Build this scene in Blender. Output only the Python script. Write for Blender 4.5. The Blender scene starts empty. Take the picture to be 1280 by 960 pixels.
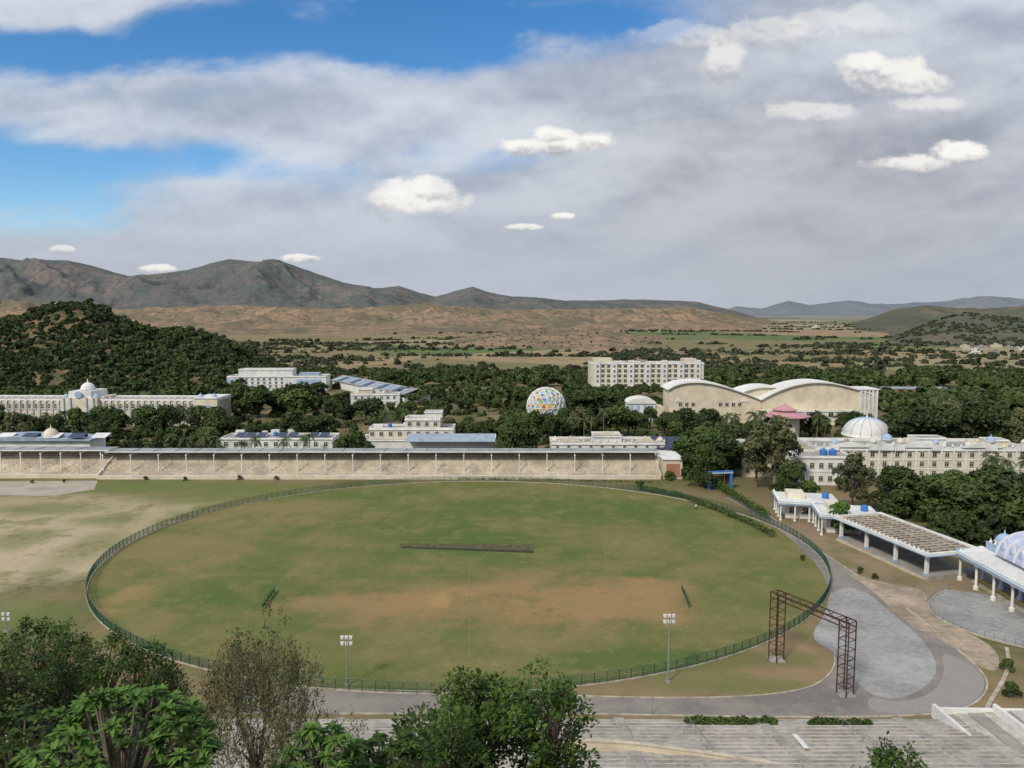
import bpy, math, random, bmesh
import numpy as np
from mathutils import Vector, Matrix, noise
RD=random.Random(11); NR=np.random.default_rng(11)
H=50.0; PT=math.radians(5.47); F=960.0; cP=math.cos(PT); sP=math.sin(PT)
# ---- image-pixel helpers
def ray(px,py):
    u=(px-640)/F; v=(480-py)/F
    return (u,cP+v*sP,-sP+v*cP)
def G(px,py,z=0.0):
    d=ray(px,py); t=(z-H)/d[2]; return (d[0]*t,d[1]*t)
def Z(py,y):
    d=ray(640,py); return H+y*d[2]/d[1]
def X(px,y,z=0.0): return (px-640)/F*(cP*y+sP*(H-z))
def smooth(t):
    t=min(1,max(0,t)); return t*t*(3-2*t)
sc=bpy.context.scene; col=sc.collection
# ---------------------------------------------------------------- nodes
class N:
    def __init__(s,nt): s.nt=nt
    def n(s,t,**k):
        nd=s.nt.nodes.new(t)
        for a,b in k.items(): setattr(nd,a,b)
        return nd
    def put(s,sock,v):
        if isinstance(v,bpy.types.NodeSocket): s.nt.links.new(v,sock)
        elif isinstance(v,(tuple,list)) and len(v)==3 and sock.type=='RGBA': sock.default_value=(*v,1)
        else: sock.default_value=v
    def m(s,op,a,b=None,c=None,clamp=False):
        nd=s.n('ShaderNodeMath',operation=op,use_clamp=clamp)
        s.put(nd.inputs[0],a)
        if b is not None: s.put(nd.inputs[1],b)
        if c is not None: s.put(nd.inputs[2],c)
        return nd.outputs[0]
    def mix(s,f,a,b,blend='MIX'):
        if isinstance(f,float) and isinstance(a,tuple) and isinstance(b,tuple): return tuple(p*(1-f)+q*f for p,q in zip(a,b))
        nd=s.n('ShaderNodeMix',data_type='RGBA',blend_type=blend)
        s.put(nd.inputs[0],f); s.put(nd.inputs[6],a); s.put(nd.inputs[7],b)
        return nd.outputs[2]
    def noise(s,vec,scale,detail=4,rough=.5,dist=0):
        nd=s.n('ShaderNodeTexNoise'); s.put(nd.inputs['Vector'],vec); nd.inputs['Scale'].default_value=scale
        nd.inputs['Detail'].default_value=detail; nd.inputs['Roughness'].default_value=rough; nd.inputs['Distortion'].default_value=dist
        return nd.outputs[0]
    def step(s,v,a,b,lo=0.0,hi=1.0):
        nd=s.n('ShaderNodeMapRange',interpolation_type='SMOOTHSTEP'); s.put(nd.inputs[0],v)
        for i,q in zip((1,2,3,4),(a,b,lo,hi)): nd.inputs[i].default_value=q
        return nd.outputs[0]
    def xyz(s,v):
        nd=s.n('ShaderNodeSeparateXYZ'); s.put(nd.inputs[0],v); return nd.outputs
    def comb(s,a,b,c=0.0):
        nd=s.n('ShaderNodeCombineXYZ')
        for i,q in enumerate((a,b,c)): s.put(nd.inputs[i],q)
        return nd.outputs[0]
def newmat(name):
    m=bpy.data.materials.new(name); m.use_nodes=True; nt=m.node_tree
    b=nt.nodes['Principled BSDF']; return m,N(nt),b
def M(name,c,rough=.8,var=.12,scale=.6,metal=0,spec=.3,fine=6.0):
    m,n,b=newmat(name); g=n.n('ShaderNodeNewGeometry')
    a=n.noise(g.outputs[0],scale,5,.6); f=n.noise(g.outputs[0],fine,3)
    v=n.m('ADD',n.m('MULTIPLY',a,.65),n.m('MULTIPLY',f,.35)); v=n.step(v,.3,.7)
    lo=tuple(x*(1-var*1.6) for x in c); hi=tuple(min(1,x*(1+var*.7)) for x in c)
    n.put(b.inputs['Base Color'],n.mix(v,lo,hi)); b.inputs['Roughness'].default_value=rough
    b.inputs['Metallic'].default_value=metal; b.inputs['Specular IOR Level'].default_value=spec
    return m
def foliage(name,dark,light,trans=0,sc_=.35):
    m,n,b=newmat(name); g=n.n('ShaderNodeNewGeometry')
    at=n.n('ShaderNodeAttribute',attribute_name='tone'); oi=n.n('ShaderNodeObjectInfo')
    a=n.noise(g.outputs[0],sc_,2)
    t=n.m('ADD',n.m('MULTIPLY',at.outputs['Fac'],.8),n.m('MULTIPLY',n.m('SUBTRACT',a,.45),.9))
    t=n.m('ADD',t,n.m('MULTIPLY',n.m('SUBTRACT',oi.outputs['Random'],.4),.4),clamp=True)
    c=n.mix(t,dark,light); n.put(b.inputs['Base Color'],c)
    b.inputs['Roughness'].default_value=.6; b.inputs['Specular IOR Level'].default_value=.2
    if trans:
        tr=n.n('ShaderNodeBsdfTranslucent'); n.put(tr.inputs[0],c)
        mx=n.n('ShaderNodeMixShader'); mx.inputs[0].default_value=trans
        out=n.nt.nodes['Material Output']
        n.nt.links.new(b.outputs[0],mx.inputs[1]); n.nt.links.new(tr.outputs[0],mx.inputs[2]); n.nt.links.new(mx.outputs[0],out.inputs[0])
    return m
def patches(n,pos,base,lst,nsc=.08,namp=.9):
    x,y,z=n.xyz(pos); nz=n.noise(pos,nsc,7,.66); nz=n.m('MULTIPLY',n.m('SUBTRACT',nz,.5),namp*2)
    for (cx,cy,rx,ry,c,st) in lst:
        dx=n.m('DIVIDE',n.m('SUBTRACT',x,cx),rx); dy=n.m('DIVIDE',n.m('SUBTRACT',y,cy),ry)
        d=n.m('SQRT',n.m('ADD',n.m('MULTIPLY',dx,dx),n.m('MULTIPLY',dy,dy)))
        k=n.m('MULTIPLY',n.step(n.m('ADD',d,nz),1.25,.35),st)
        base=n.mix(k,base,c)
    return base
# ---------------------------------------------------------------- mesh builder
class MB:
    def __init__(s): s.v=[];s.f=[];s.m=[];s.mats=[]
    def mi(s,m):
        if m not in s.mats: s.mats.append(m)
        return s.mats.index(m)
    def add(s,vs,fs,m):
        o=len(s.v); s.v+=list(vs); i=s.mi(m)
        for f in fs: s.f.append(tuple(o+k for k in f)); s.m.append(i)
    def box(s,x0,x1,y0,y1,z0,z1,m):
        s.add([(x0,y0,z0),(x1,y0,z0),(x1,y1,z0),(x0,y1,z0),(x0,y0,z1),(x1,y0,z1),(x1,y1,z1),(x0,y1,z1)],
          [(0,3,2,1),(4,5,6,7),(0,1,5,4),(1,2,6,5),(2,3,7,6),(3,0,4,7)],m)
    def beam(s,a,b,w,m,h=None):
        a=Vector(a);b=Vector(b);d=(b-a).normalized(); h=h or w
        up=Vector((0,0,1)) if abs(d.z)<.95 else Vector((1,0,0))
        r=d.cross(up).normalized()*w/2; q=r.cross(d).normalized()*h/2
        vs=[tuple(p+sx*r+sy*q) for p in (a,b) for sx,sy in ((-1,-1),(1,-1),(1,1),(-1,1))]
        s.add(vs,[(0,1,2,3),(7,6,5,4),(0,4,5,1),(1,5,6,2),(2,6,7,3),(3,7,4,0)],m)
    def tube(s,pts,rad,n,m):
        o=[];P=[Vector(p) for p in pts]
        for i,p in enumerate(P):
            d=(P[min(i+1,len(P)-1)]-P[max(i-1,0)]).normalized()
            a=d.cross(Vector((.3,1,.1))).normalized(); b=d.cross(a)
            for k in range(n):
                t=2*math.pi*k/n; o.append(tuple(p+rad[i]*(math.cos(t)*a+math.sin(t)*b)))
        fs=[(i*n+k,i*n+(k+1)%n,(i+1)*n+(k+1)%n,(i+1)*n+k) for i in range(len(P)-1) for k in range(n)]
        fs.append(tuple(range((len(P)-1)*n,len(P)*n))); s.add(o,fs,m)
    def lathe(s,prof,n,m,cx=0,cy=0,cz=0,sx=1,sy=1):
        o=[(cx+sx*r*math.cos(2*math.pi*k/n),cy+sy*r*math.sin(2*math.pi*k/n),cz+z) for r,z in prof for k in range(n)]
        fs=[(i*n+k,i*n+(k+1)%n,(i+1)*n+(k+1)%n,(i+1)*n+k) for i in range(len(prof)-1) for k in range(n)]
        s.add(o,fs,m)
    def prism(s,poly,y0,y1,m):
        k=len(poly); vs=[(x,y0,z) for x,z in poly]+[(x,y1,z) for x,z in poly]
        fs=[tuple(range(k)),tuple(range(2*k-1,k-1,-1))]+[(i,i+k,(i+1)%k+k,(i+1)%k) for i in range(k)]
        s.add(vs,fs,m)
    def slab(s,poly,z0,z1,m):
        k=len(poly); vs=[(x,y,z0) for x,y in poly]+[(x,y,z1) for x,y in poly]
        fs=[tuple(range(k-1,-1,-1)),tuple(range(k,2*k))]+[(i,(i+1)%k,(i+1)%k+k,i+k) for i in range(k)]
        s.add(vs,fs,m)
    def mesh(s,name,smooth_=False):
        me=bpy.data.meshes.new(name); me.from_pydata(s.v,[],s.f)
        for m in s.mats: me.materials.append(m)
        me.polygons.foreach_set('material_index',s.m)
        if smooth_: me.polygons.foreach_set('use_smooth',[True]*len(s.f))
        me.update(); return me
    def obj(s,name,parent=None,label=None,cat=None,kind=None,loc=(0,0,0),rot=0,smooth_=False,group=None):
        return mk(s.mesh(name,smooth_),name,parent,label,cat,kind,loc,rot,group)
def mk(me,name,parent=None,label=None,cat=None,kind=None,loc=(0,0,0),rot=0,group=None):
    o=bpy.data.objects.new(name,me); col.objects.link(o); o.location=loc; o.rotation_euler=(0,0,rot)
    if parent: o.parent=parent
    if label: o['label']=label
    if cat: o['category']=cat
    if kind: o['kind']=kind
    if group: o['group']=group
    return o
def thing(name,label,cat,loc=(0,0,0),rot=0,group=None): return mk(None,name,None,label,cat,None,loc,rot,group)
def np_mesh(name,V,Fc,mat,tone=None,smooth_=False):
    me=bpy.data.meshes.new(name); nv=len(V); nf=len(Fc); k=Fc.shape[1]
    me.vertices.add(nv); me.vertices.foreach_set('co',np.asarray(V,dtype=np.float32).ravel())
    me.loops.add(nf*k); me.loops.foreach_set('vertex_index',Fc.astype(np.int32).ravel())
    me.polygons.add(nf); me.polygons.foreach_set('loop_start',np.arange(0,nf*k,k,dtype=np.int32))
    me.materials.append(mat)
    me.update(calc_edges=True)
    if smooth_: me.polygons.foreach_set('use_smooth',[True]*nf)
    if tone is not None:
        a=me.attributes.new('tone','FLOAT','POINT'); a.data.foreach_set('value',np.asarray(tone,dtype=np.float32))
    me.validate(); return me
# ---------------------------------------------------------------- materials
cream=M('cream_plaster',(.67,.59,.45),var=.16,scale=.25); white=M('white_plaster',(.74,.74,.71),var=.16,scale=.25)
ivory=M('ivory_plaster',(.70,.65,.51),var=.15,scale=.3); lightblue=M('pale_blue_paint',(.36,.48,.66),var=.12)
blue=M('blue_paint',(.05,.19,.50),var=.15); glass=M('dark_glass',(.045,.055,.07),rough=.25,spec=.5)
concrete=M('weathered_concrete',(.36,.34,.31),var=.25,scale=.3); greyroof=M('grey_roof_deck',(.34,.345,.355),var=.28,scale=.15)
seatc=M('stand_concrete',(.55,.48,.37),var=.25,scale=.2,fine=1.2); pink=M('dusty_pink_tile',(.54,.28,.30)); rust=M('rusty_steel',(.085,.038,.03),rough=.7,var=.4,scale=3)
steel=M('galvanised_steel',(.30,.32,.33),rough=.5,metal=.2); green=M('green_paint',(.03,.10,.07),rough=.5); lav=M('lavender_paint',(.50,.54,.74))
solar=M('solar_panel_glass',(.035,.05,.10),rough=.3,spec=.5,var=.25); membrane=M('white_roof_sheet',(.76,.75,.71),var=.14,scale=.1)
brownroof=M('brown_lattice_roof',(.20,.16,.14),var=.4,scale=.5); bluesheet=M('blue_grey_roof_sheet',(.34,.41,.50),rough=.5,var=.2)
bark=M('bark',(.10,.075,.055),var=.35,scale=3); palebark=M('pale_bark',(.22,.18,.14),var=.35,scale=4); rose=M('pale_rose_paint',(.62,.46,.50))
yel=M('yellow_paint',(.66,.46,.08)); redp=M('red_paint',(.5,.08,.05)); grn=M('leaf_green_paint',(.12,.36,.12)); terracotta=M('terracotta_plaster',(.42,.2,.13))
fol_a=foliage('dark_foliage',(.015,.027,.010),(.078,.112,.030)); fol_b=foliage('mid_foliage',(.022,.042,.012),(.105,.150,.036))
fol_c=foliage('olive_foliage',(.040,.052,.022),(.155,.160,.068)); fol_p=foliage('palm_foliage',(.026,.046,.016),(.115,.15,.05))
fol_f=foliage('bright_foliage',(.018,.040,.009),(.090,.165,.022),.15); fol_fl=foliage('fresh_foliage',(.03,.075,.015),(.15,.27,.05),.15)
fol_far=foliage('distant_foliage',(.028,.040,.022),(.085,.096,.046),sc_=.02); fol_dry=foliage('dry_foliage',(.07,.08,.03),(.20,.20,.085))
# ---------------------------------------------------------------- terrain
def gh(x,y):
    s=max(0.0,68-y)*.69
    if y<-2: s=48.3+(-y)*.05
    if y<68:
        left=smooth((-x-12)/25.0); s+=left*3.2*smooth((68-y)/20)*smooth(y/6+.2)
        s+=noise.noise(Vector((x*.12,y*.12,0)))*.8*smooth((68-y)/10)*smooth((y-3)/8)
    if y>700: s+=(noise.noise(Vector((x/700,y/900,3)))+.1)*10*smooth((y-700)/1500)
    return s
ys=list(np.concatenate([np.linspace(-60,72,56),np.geomspace(74,16000,170)])); us=np.linspace(-1.5,1.5,181)
V=np.array([(u*(max(y,0)+70),y,gh(u*(max(y,0)+70),y)) for y in ys for u in us])
nu=len(us); I=np.arange(len(ys)-1)[:,None]*nu+np.arange(nu-1)[None,:]; I=I.ravel()
Fc=np.stack([I,I+1,I+nu+1,I+nu],1)
m,n,b=newmat('ground_soil_and_grass'); g=n.n('ShaderNodeNewGeometry'); pos=g.outputs[0]; x,y,z=n.xyz(pos)
n1=n.noise(pos,.03,8,.65); n2=n.noise(pos,.9,5,.7); n3=n.noise(pos,.006,6,.6); n4=n.noise(pos,.11,8,.7)
near=n.mix(n.step(n1,.42,.58),(.080,.095,.032),(.21,.165,.085))
near=n.mix(n.m('MULTIPLY',n.step(n2,.40,.66),.6),near,(.26,.20,.12))
vo=n.n('ShaderNodeTexVoronoi'); wob=n.noise(pos,.004,3)
sq=n.comb(n.m('ADD',n.m('MULTIPLY',x,.0036),n.m('MULTIPLY',wob,.8)),n.m('ADD',n.m('MULTIPLY',y,.0034),n.m('MULTIPLY',wob,.6)),0.0); n.put(vo.inputs['Vector'],sq); vo.inputs['Scale'].default_value=1.0
cc=n.xyz(vo.outputs['Color'])
fld=n.mix(n.step(cc[0],.35,.65),(.20,.175,.085),(.33,.235,.135)); fld=n.mix(n.step(cc[1],.55,.62),fld,(.105,.16,.055))
fld=n.mix(n.step(cc[2],.70,.76),fld,(.32,.28,.16))
fld=n.mix(n.m('MULTIPLY',n.step(n3,.45,.62),.5),fld,(.28,.18,.105)); fld=n.mix(n.m('MULTIPLY',n.step(n1,.5,.60),.45),fld,(.095,.11,.05))
base=n.mix(n.step(y,520,760),near,fld)
tan=(.48,.39,.26); ol=(.17,.175,.065); gr=(.135,.165,.052)
pl=[(-110,175,66,52,(.22,.21,.095),1.0),(-114,172,46,36,tan,.75),(-98,150,24,24,tan,.75),(-125,200,40,8,(.38,.31,.19),.7),(-82,203,26,8,gr,.6),(-118,190,16,7,gr,.65),(-100,214,60,9,gr,.85),(-90,160,7,14,ol,.6),(-108,165,8,9,gr,.6),(-98,180,10,6,gr,.6),(-112,128,20,8,gr,.65),(-80,120,14,10,gr,.7),
  (58,205,24,26,(.15,.155,.055),.6),(70,190,30,30,(.24,.17,.11),.7),(85,150,26,40,(.32,.24,.165),.8),(40,104,35,16,(.30,.21,.12),.8),(34,106,18,4,(.13,.15,.05),.75),(60,112,9,8,(.15,.155,.05),.7),(30,99,14,3,gr,.6),(95,100,25,25,(.20,.16,.09),.8),
  (400,640,75,26,(.12,.21,.06),.9),(330,760,60,30,(.13,.2,.07),.7),(-36,40,22,30,(.32,.17,.10),.8)]
base=patches(n,pos,base,pl,.07,1.25)
mot=n.m('MULTIPLY',n.step(n4,.50,.60),n.step(y,300,230)); base=n.mix(n.m('MULTIPLY',mot,.6),base,(.155,.17,.06))
base=n.mix(n.m('MULTIPLY',n.step(n2,.52,.68),.3),base,(.14,.125,.07))
hz=n.m('MULTIPLY',n.step(y,500,9000),.55); base=n.mix(hz,base,(.28,.31,.37))  # aerial haze painted into the ground colour, growing with distance
n.put(b.inputs['Base Color'],base); b.inputs['Roughness'].default_value=.95; b.inputs['Specular IOR Level'].default_value=.1
bp=n.n('ShaderNodeBump'); bp.inputs['Strength'].default_value=.35; bp.inputs['Distance'].default_value=.15; n.put(bp.inputs['Height'],n2); n.nt.links.new(bp.outputs[0],b.inputs['Normal'])
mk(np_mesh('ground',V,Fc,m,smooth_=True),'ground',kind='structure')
# hills
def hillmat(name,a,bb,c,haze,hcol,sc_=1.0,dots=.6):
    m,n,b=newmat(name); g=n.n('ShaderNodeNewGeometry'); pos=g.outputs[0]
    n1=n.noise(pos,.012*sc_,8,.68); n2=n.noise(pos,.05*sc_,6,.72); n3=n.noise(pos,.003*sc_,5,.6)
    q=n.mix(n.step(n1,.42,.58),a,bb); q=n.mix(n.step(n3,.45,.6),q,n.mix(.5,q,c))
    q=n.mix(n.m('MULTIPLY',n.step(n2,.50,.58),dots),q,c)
    q=n.mix(haze,q,hcol); n.put(b.inputs['Base Color'],q); b.inputs['Roughness'].default_value=1; b.inputs['Specular IOR Level'].default_value=0  # aerial haze painted into the base colour, fixed amount per hill
    return m
def hill(name,prof,yn,yr,yf,mat,rough=.3,nu=260,ny=90,wl=None,expo=1.25,seed=0,edge=.06,crest=.03,jag=0.0):
    pxs=[p[0] for p in prof]; pys=[p[1] for p in prof]; wl=wl or (yr-yn)/3.0
    def h(u,yy):
        px=u*F+640; zt=Z(float(np.interp(px,pxs,pys))+jag*(noise.noise(Vector((px/38,seed,0)))+.5*noise.noise(Vector((px/14,seed,4)))),yr)+2
        e=smooth((px-pxs[0])/(edge*(pxs[-1]-pxs[0])+1))*smooth((pxs[-1]-px)/(edge*(pxs[-1]-pxs[0])+1))
        zt=zt*e
        t=(yy-yn)/(yr-yn) if yy<yr else 1-(yy-yr)/(yf-yr)
        t=max(0,min(1,t)); f=smooth(t)**expo
        X_=u*yy; q=Vector((X_/wl+seed*7.3,yy/wl,seed))
        r=0;am=1
        for o in range(6):
            r+=am*(.5-abs(noise.noise(q)))*1.6; am*=.52; q=q*2.07
        k=rough*(r-1.0)*(f*(1-f)*3.2+crest)
        return zt*f*(1+k*1.0)+zt*k*.25-1.5*(1-f)
    us=np.linspace((pxs[0]-640)/F,(pxs[-1]-640)/F,nu); yy=np.concatenate([np.linspace(yn,yr,ny),np.linspace(yr,yf,20)[1:]])
    V=np.array([(u*y_,y_,h(u,y_)) for y_ in yy for u in us])
    I=(np.arange(len(yy)-1)[:,None]*nu+np.arange(nu-1)[None,:]).ravel(); Fc=np.stack([I,I+1,I+nu+1,I+nu],1)
    mk(np_mesh(name,V,Fc,mat,smooth_=True),name,kind='structure'); return h
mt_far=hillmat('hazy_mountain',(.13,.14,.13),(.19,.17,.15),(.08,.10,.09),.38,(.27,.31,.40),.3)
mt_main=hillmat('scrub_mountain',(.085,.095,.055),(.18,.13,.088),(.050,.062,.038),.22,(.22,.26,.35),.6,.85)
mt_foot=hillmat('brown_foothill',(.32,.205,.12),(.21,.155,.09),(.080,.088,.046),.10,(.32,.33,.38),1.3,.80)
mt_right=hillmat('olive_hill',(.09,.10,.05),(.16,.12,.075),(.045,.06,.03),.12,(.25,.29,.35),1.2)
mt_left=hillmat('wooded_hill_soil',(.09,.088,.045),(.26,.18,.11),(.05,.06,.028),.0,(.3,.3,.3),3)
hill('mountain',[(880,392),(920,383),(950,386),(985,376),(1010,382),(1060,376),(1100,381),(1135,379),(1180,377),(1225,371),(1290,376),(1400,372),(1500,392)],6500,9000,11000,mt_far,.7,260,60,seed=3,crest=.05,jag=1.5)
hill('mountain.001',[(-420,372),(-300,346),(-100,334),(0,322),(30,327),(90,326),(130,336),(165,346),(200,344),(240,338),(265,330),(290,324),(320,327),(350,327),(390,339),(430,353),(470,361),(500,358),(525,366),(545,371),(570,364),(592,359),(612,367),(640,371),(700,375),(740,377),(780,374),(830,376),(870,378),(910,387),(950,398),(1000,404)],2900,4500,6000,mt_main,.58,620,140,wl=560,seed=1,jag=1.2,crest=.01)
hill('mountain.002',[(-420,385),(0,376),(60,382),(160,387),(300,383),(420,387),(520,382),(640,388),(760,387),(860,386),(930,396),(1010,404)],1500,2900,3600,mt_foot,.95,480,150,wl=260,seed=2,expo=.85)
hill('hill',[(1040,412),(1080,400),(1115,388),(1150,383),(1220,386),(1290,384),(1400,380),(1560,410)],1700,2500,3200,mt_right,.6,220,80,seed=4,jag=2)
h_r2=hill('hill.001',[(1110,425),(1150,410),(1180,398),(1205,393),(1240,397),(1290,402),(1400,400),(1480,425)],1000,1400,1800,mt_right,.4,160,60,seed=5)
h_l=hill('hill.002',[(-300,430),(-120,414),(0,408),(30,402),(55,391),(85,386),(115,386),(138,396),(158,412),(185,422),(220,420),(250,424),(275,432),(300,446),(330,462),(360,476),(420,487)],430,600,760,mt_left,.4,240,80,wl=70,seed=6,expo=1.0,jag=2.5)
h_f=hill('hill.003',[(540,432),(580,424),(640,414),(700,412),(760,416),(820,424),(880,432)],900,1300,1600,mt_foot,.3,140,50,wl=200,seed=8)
# ---------------------------------------------------------------- foliage generators
def leaves(centers,radii,nper,size,asp=1.6,flat=.85,up=.25,tone=None,rng=NR):
    C=np.asarray(centers,float); R_=np.asarray(radii,float); k=len(C)
    w=R_**2; w=w/w.sum(); idx=rng.choice(k,nper,p=w)
    d=rng.normal(size=(nper,3)); d/=np.linalg.norm(d,axis=1)[:,None]; d[:,2]=np.where((d[:,2]<-.3),-d[:,2]*.6,d[:,2])
    rr=R_[idx]*(0.62+.42*rng.random(nper)**.6)
    p=C[idx]+d*rr[:,None]*np.array([1,1,flat])
    nrm=d*.7+rng.normal(size=(nper,3))*.55+np.array([0,0,up]); nrm/=np.linalg.norm(nrm,axis=1)[:,None]
    a=np.cross(nrm,rng.normal(size=(nper,3))); a/=np.linalg.norm(a,axis=1)[:,None]; bb=np.cross(nrm,a)
    s=size*(.6+.8*rng.random(nper)); a*=(s*asp*.5)[:,None]; bb*=(s*.5)[:,None]
    V=np.stack([p-a,p+bb*.9-a*.1,p+a,p-bb*.9-a*.1],1).reshape(-1,3)
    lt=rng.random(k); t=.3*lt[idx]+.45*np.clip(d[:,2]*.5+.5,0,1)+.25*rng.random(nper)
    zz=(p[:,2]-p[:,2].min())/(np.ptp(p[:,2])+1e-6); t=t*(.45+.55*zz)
    Fc=np.arange(nper*4).reshape(-1,4); return V,Fc,np.repeat(t,4)
def crown_mesh(name,mat,h,r,nl,n,size,zb=.25,seed=0,asp=1.6,spread=1.0,flat=.85):
    rng=np.random.default_rng(seed); C=[];Rr=[]
    for i in range(nl):
        a=rng.random()*6.28; q=rng.random()**.5*r*.72*spread; zt=rng.random()
        z=h*(zb+(.86-zb)*zt); q*=(1-.55*max(0,zt-.45)/.55)
        rad=r*(.24+.26*rng.random()); C.append((q*math.cos(a),q*math.sin(a),min(z,h-rad*flat))); Rr.append(rad)
    C.append((0,0,h*.55)); Rr.append(r*.5)
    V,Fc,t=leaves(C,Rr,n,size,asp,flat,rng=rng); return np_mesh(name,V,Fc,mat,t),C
def trunk_mb(h,C,r0=.3,mat=bark,seed=0,ht=.3):
    mb=MB(); r=random.Random(seed); top=Vector((r.uniform(-.3,.3),r.uniform(-.3,.3),h*ht))
    mb.tube([(0,0,-.6),(0.05,0,h*ht*.4),tuple(top)],[r0*1.25,r0,r0*.75],8,mat)
    for c in C:
        c=Vector(c); mid=(top+c)/2+Vector((r.uniform(-.4,.4),r.uniform(-.4,.4),r.uniform(0,.5)))
        mb.tube([tuple(top),tuple(mid),tuple(c)],[r0*.5,r0*.28,r0*.08],5,mat)
    return mb
def merged(name,cm,tm):
    bm=bmesh.new(); bm.from_mesh(cm); nm=len(cm.materials); me=bpy.data.meshes.new(name)
    bm2=bmesh.new(); bm2.from_mesh(tm)
    for f in bm2.faces: f.material_index=nm
    t2=bpy.data.meshes.new('tmp'); bm2.to_mesh(t2); bm.from_mesh(t2); bm.to_mesh(me)
    for mm in list(cm.materials)+list(tm.materials): me.materials.append(mm)
    bm.free(); bm2.free(); return me
TREES=[]
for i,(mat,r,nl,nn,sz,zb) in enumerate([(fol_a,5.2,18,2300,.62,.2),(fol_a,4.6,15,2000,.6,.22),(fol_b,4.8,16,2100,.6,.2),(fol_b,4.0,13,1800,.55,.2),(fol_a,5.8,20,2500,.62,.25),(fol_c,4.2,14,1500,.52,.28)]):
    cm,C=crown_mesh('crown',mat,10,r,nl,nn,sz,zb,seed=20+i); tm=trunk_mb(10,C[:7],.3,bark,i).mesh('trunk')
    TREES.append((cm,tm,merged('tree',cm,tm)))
def palm(h=9,nf=18,seed=0,L=2.9):
    r=random.Random(seed); mb=MB(); bend=r.uniform(-.5,.5)
    mb.tube([(0,0,-.5),(bend*.3,0,h*.5),(bend,0,h)],[.22,.15,.13],7,palebark)
    V=[];Fc=[];T=[]
    for i in range(nf):
        a=i*2.4+r.uniform(-.2,.2); el=r.uniform(-.35,1.1); Lf=L*r.uniform(.85,1.1); pts=[]
        for k in range(9):
            t=k/8; out=Lf*t*math.cos(el*(1-t*.5)); z=h+Lf*(math.sin(el)*t-.75*t*t*(.7+.3*math.cos(el)))
            pts.append(Vector((bend+math.cos(a)*out,math.sin(a)*out,z)))
        side=Vector((-math.sin(a),math.cos(a),0))
        for k in range(8):
            p=pts[k];q=pts[k+1]; w=.75*math.sin(math.pi*min(.98,(k+1.2)/9.5))+.08
            for sgn in (-1,1):
                o=len(V); tip=(p+q)/2+side*sgn*w+(q-p)*.7-Vector((0,0,w*.55))
                V+=[p,(p+q)/2,tip]; Fc.append((o,o+1,o+2)); V+=[(p+q)/2,q,tip+(q-p)*.5]; Fc.append((o+3,o+4,o+5)); T+=[.3+.5*r.random()]*6
    cm=np_mesh('frond_crown',np.array([tuple(v) for v in V]),np.array(Fc),fol_p,T); tm=mb.mesh('trunk')
    return cm,tm,merged('palm_tree',cm,tm)
PALMS=[palm(9,20,1),palm(8.5,17,2,3.2),palm(10,22,3,2.7)]
EXCL=[]
def blocked(x,y,m=2):
    return any(a-m<x<b_+m and c-m<y<d+m for a,b_,c,d in EXCL)
def put_tree(var,x,y,h,z=0,parts=False,base='tree',lab='dense dark green broadleaf tree',cat='tree',grp='trees among the campus buildings',wx=1.0,src=None,refh=10.0):
    cm,tm,am=(src or TREES)[var]; s=h/refh
    if parts:
        o=thing(base,lab,cat,(x,y,z),RD.uniform(0,6.28),grp); o.scale=(s*wx,s*wx,s)
        mk(tm,'trunk',o); mk(cm,'crown',o)
    else:
        o=mk(am,base,None,lab,cat,None,(x,y,z),RD.uniform(0,6.28),grp); o.scale=(s*wx,s*wx,s)
    return o
def ex(px0,px1,y0,y1): EXCL.append((X(px0,(y0+y1)/2),X(px1,(y0+y1)/2),y0,y1))
# ---------------------------------------------------------------- windows / blocks
def winmesh(w,h,fm,arch=False,name='window'):
    mb=MB(); t=.12
    mb.box(-w/2-t,-w/2,-.12,.0,0,h,fm); mb.box(w/2,w/2+t,-.12,0,0,h,fm); mb.box(-w/2-t,w/2+t,-.125,0,h,h+t,fm); mb.box(-w/2-t*2,w/2+t*2,-.2,0,-t,0,fm)
    mb.box(-w/2,w/2,-.03,0,0,h,glass); mb.box(-.04,.04,-.07,-.03,0,h,fm); mb.box(-w/2,-.04,-.065,-.03,h*.66,h*.66+.07,fm); mb.box(.04,w/2,-.065,-.03,h*.66,h*.66+.07,fm)
    if arch:
        k=8; pts=[(w/2*math.cos(math.pi*i/k),h+t+w/2*math.sin(math.pi*i/k)) for i in range(k+1)]; mb.prism(pts,-.03,0,glass)
    return mb.mesh(name)
def rowwin(par,me,xs,y,zs,rot=0,name='window'):
    for z_ in zs:
        for x_ in xs: mk(me,name,par,loc=(x_,y,z_),rot=rot)
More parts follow.
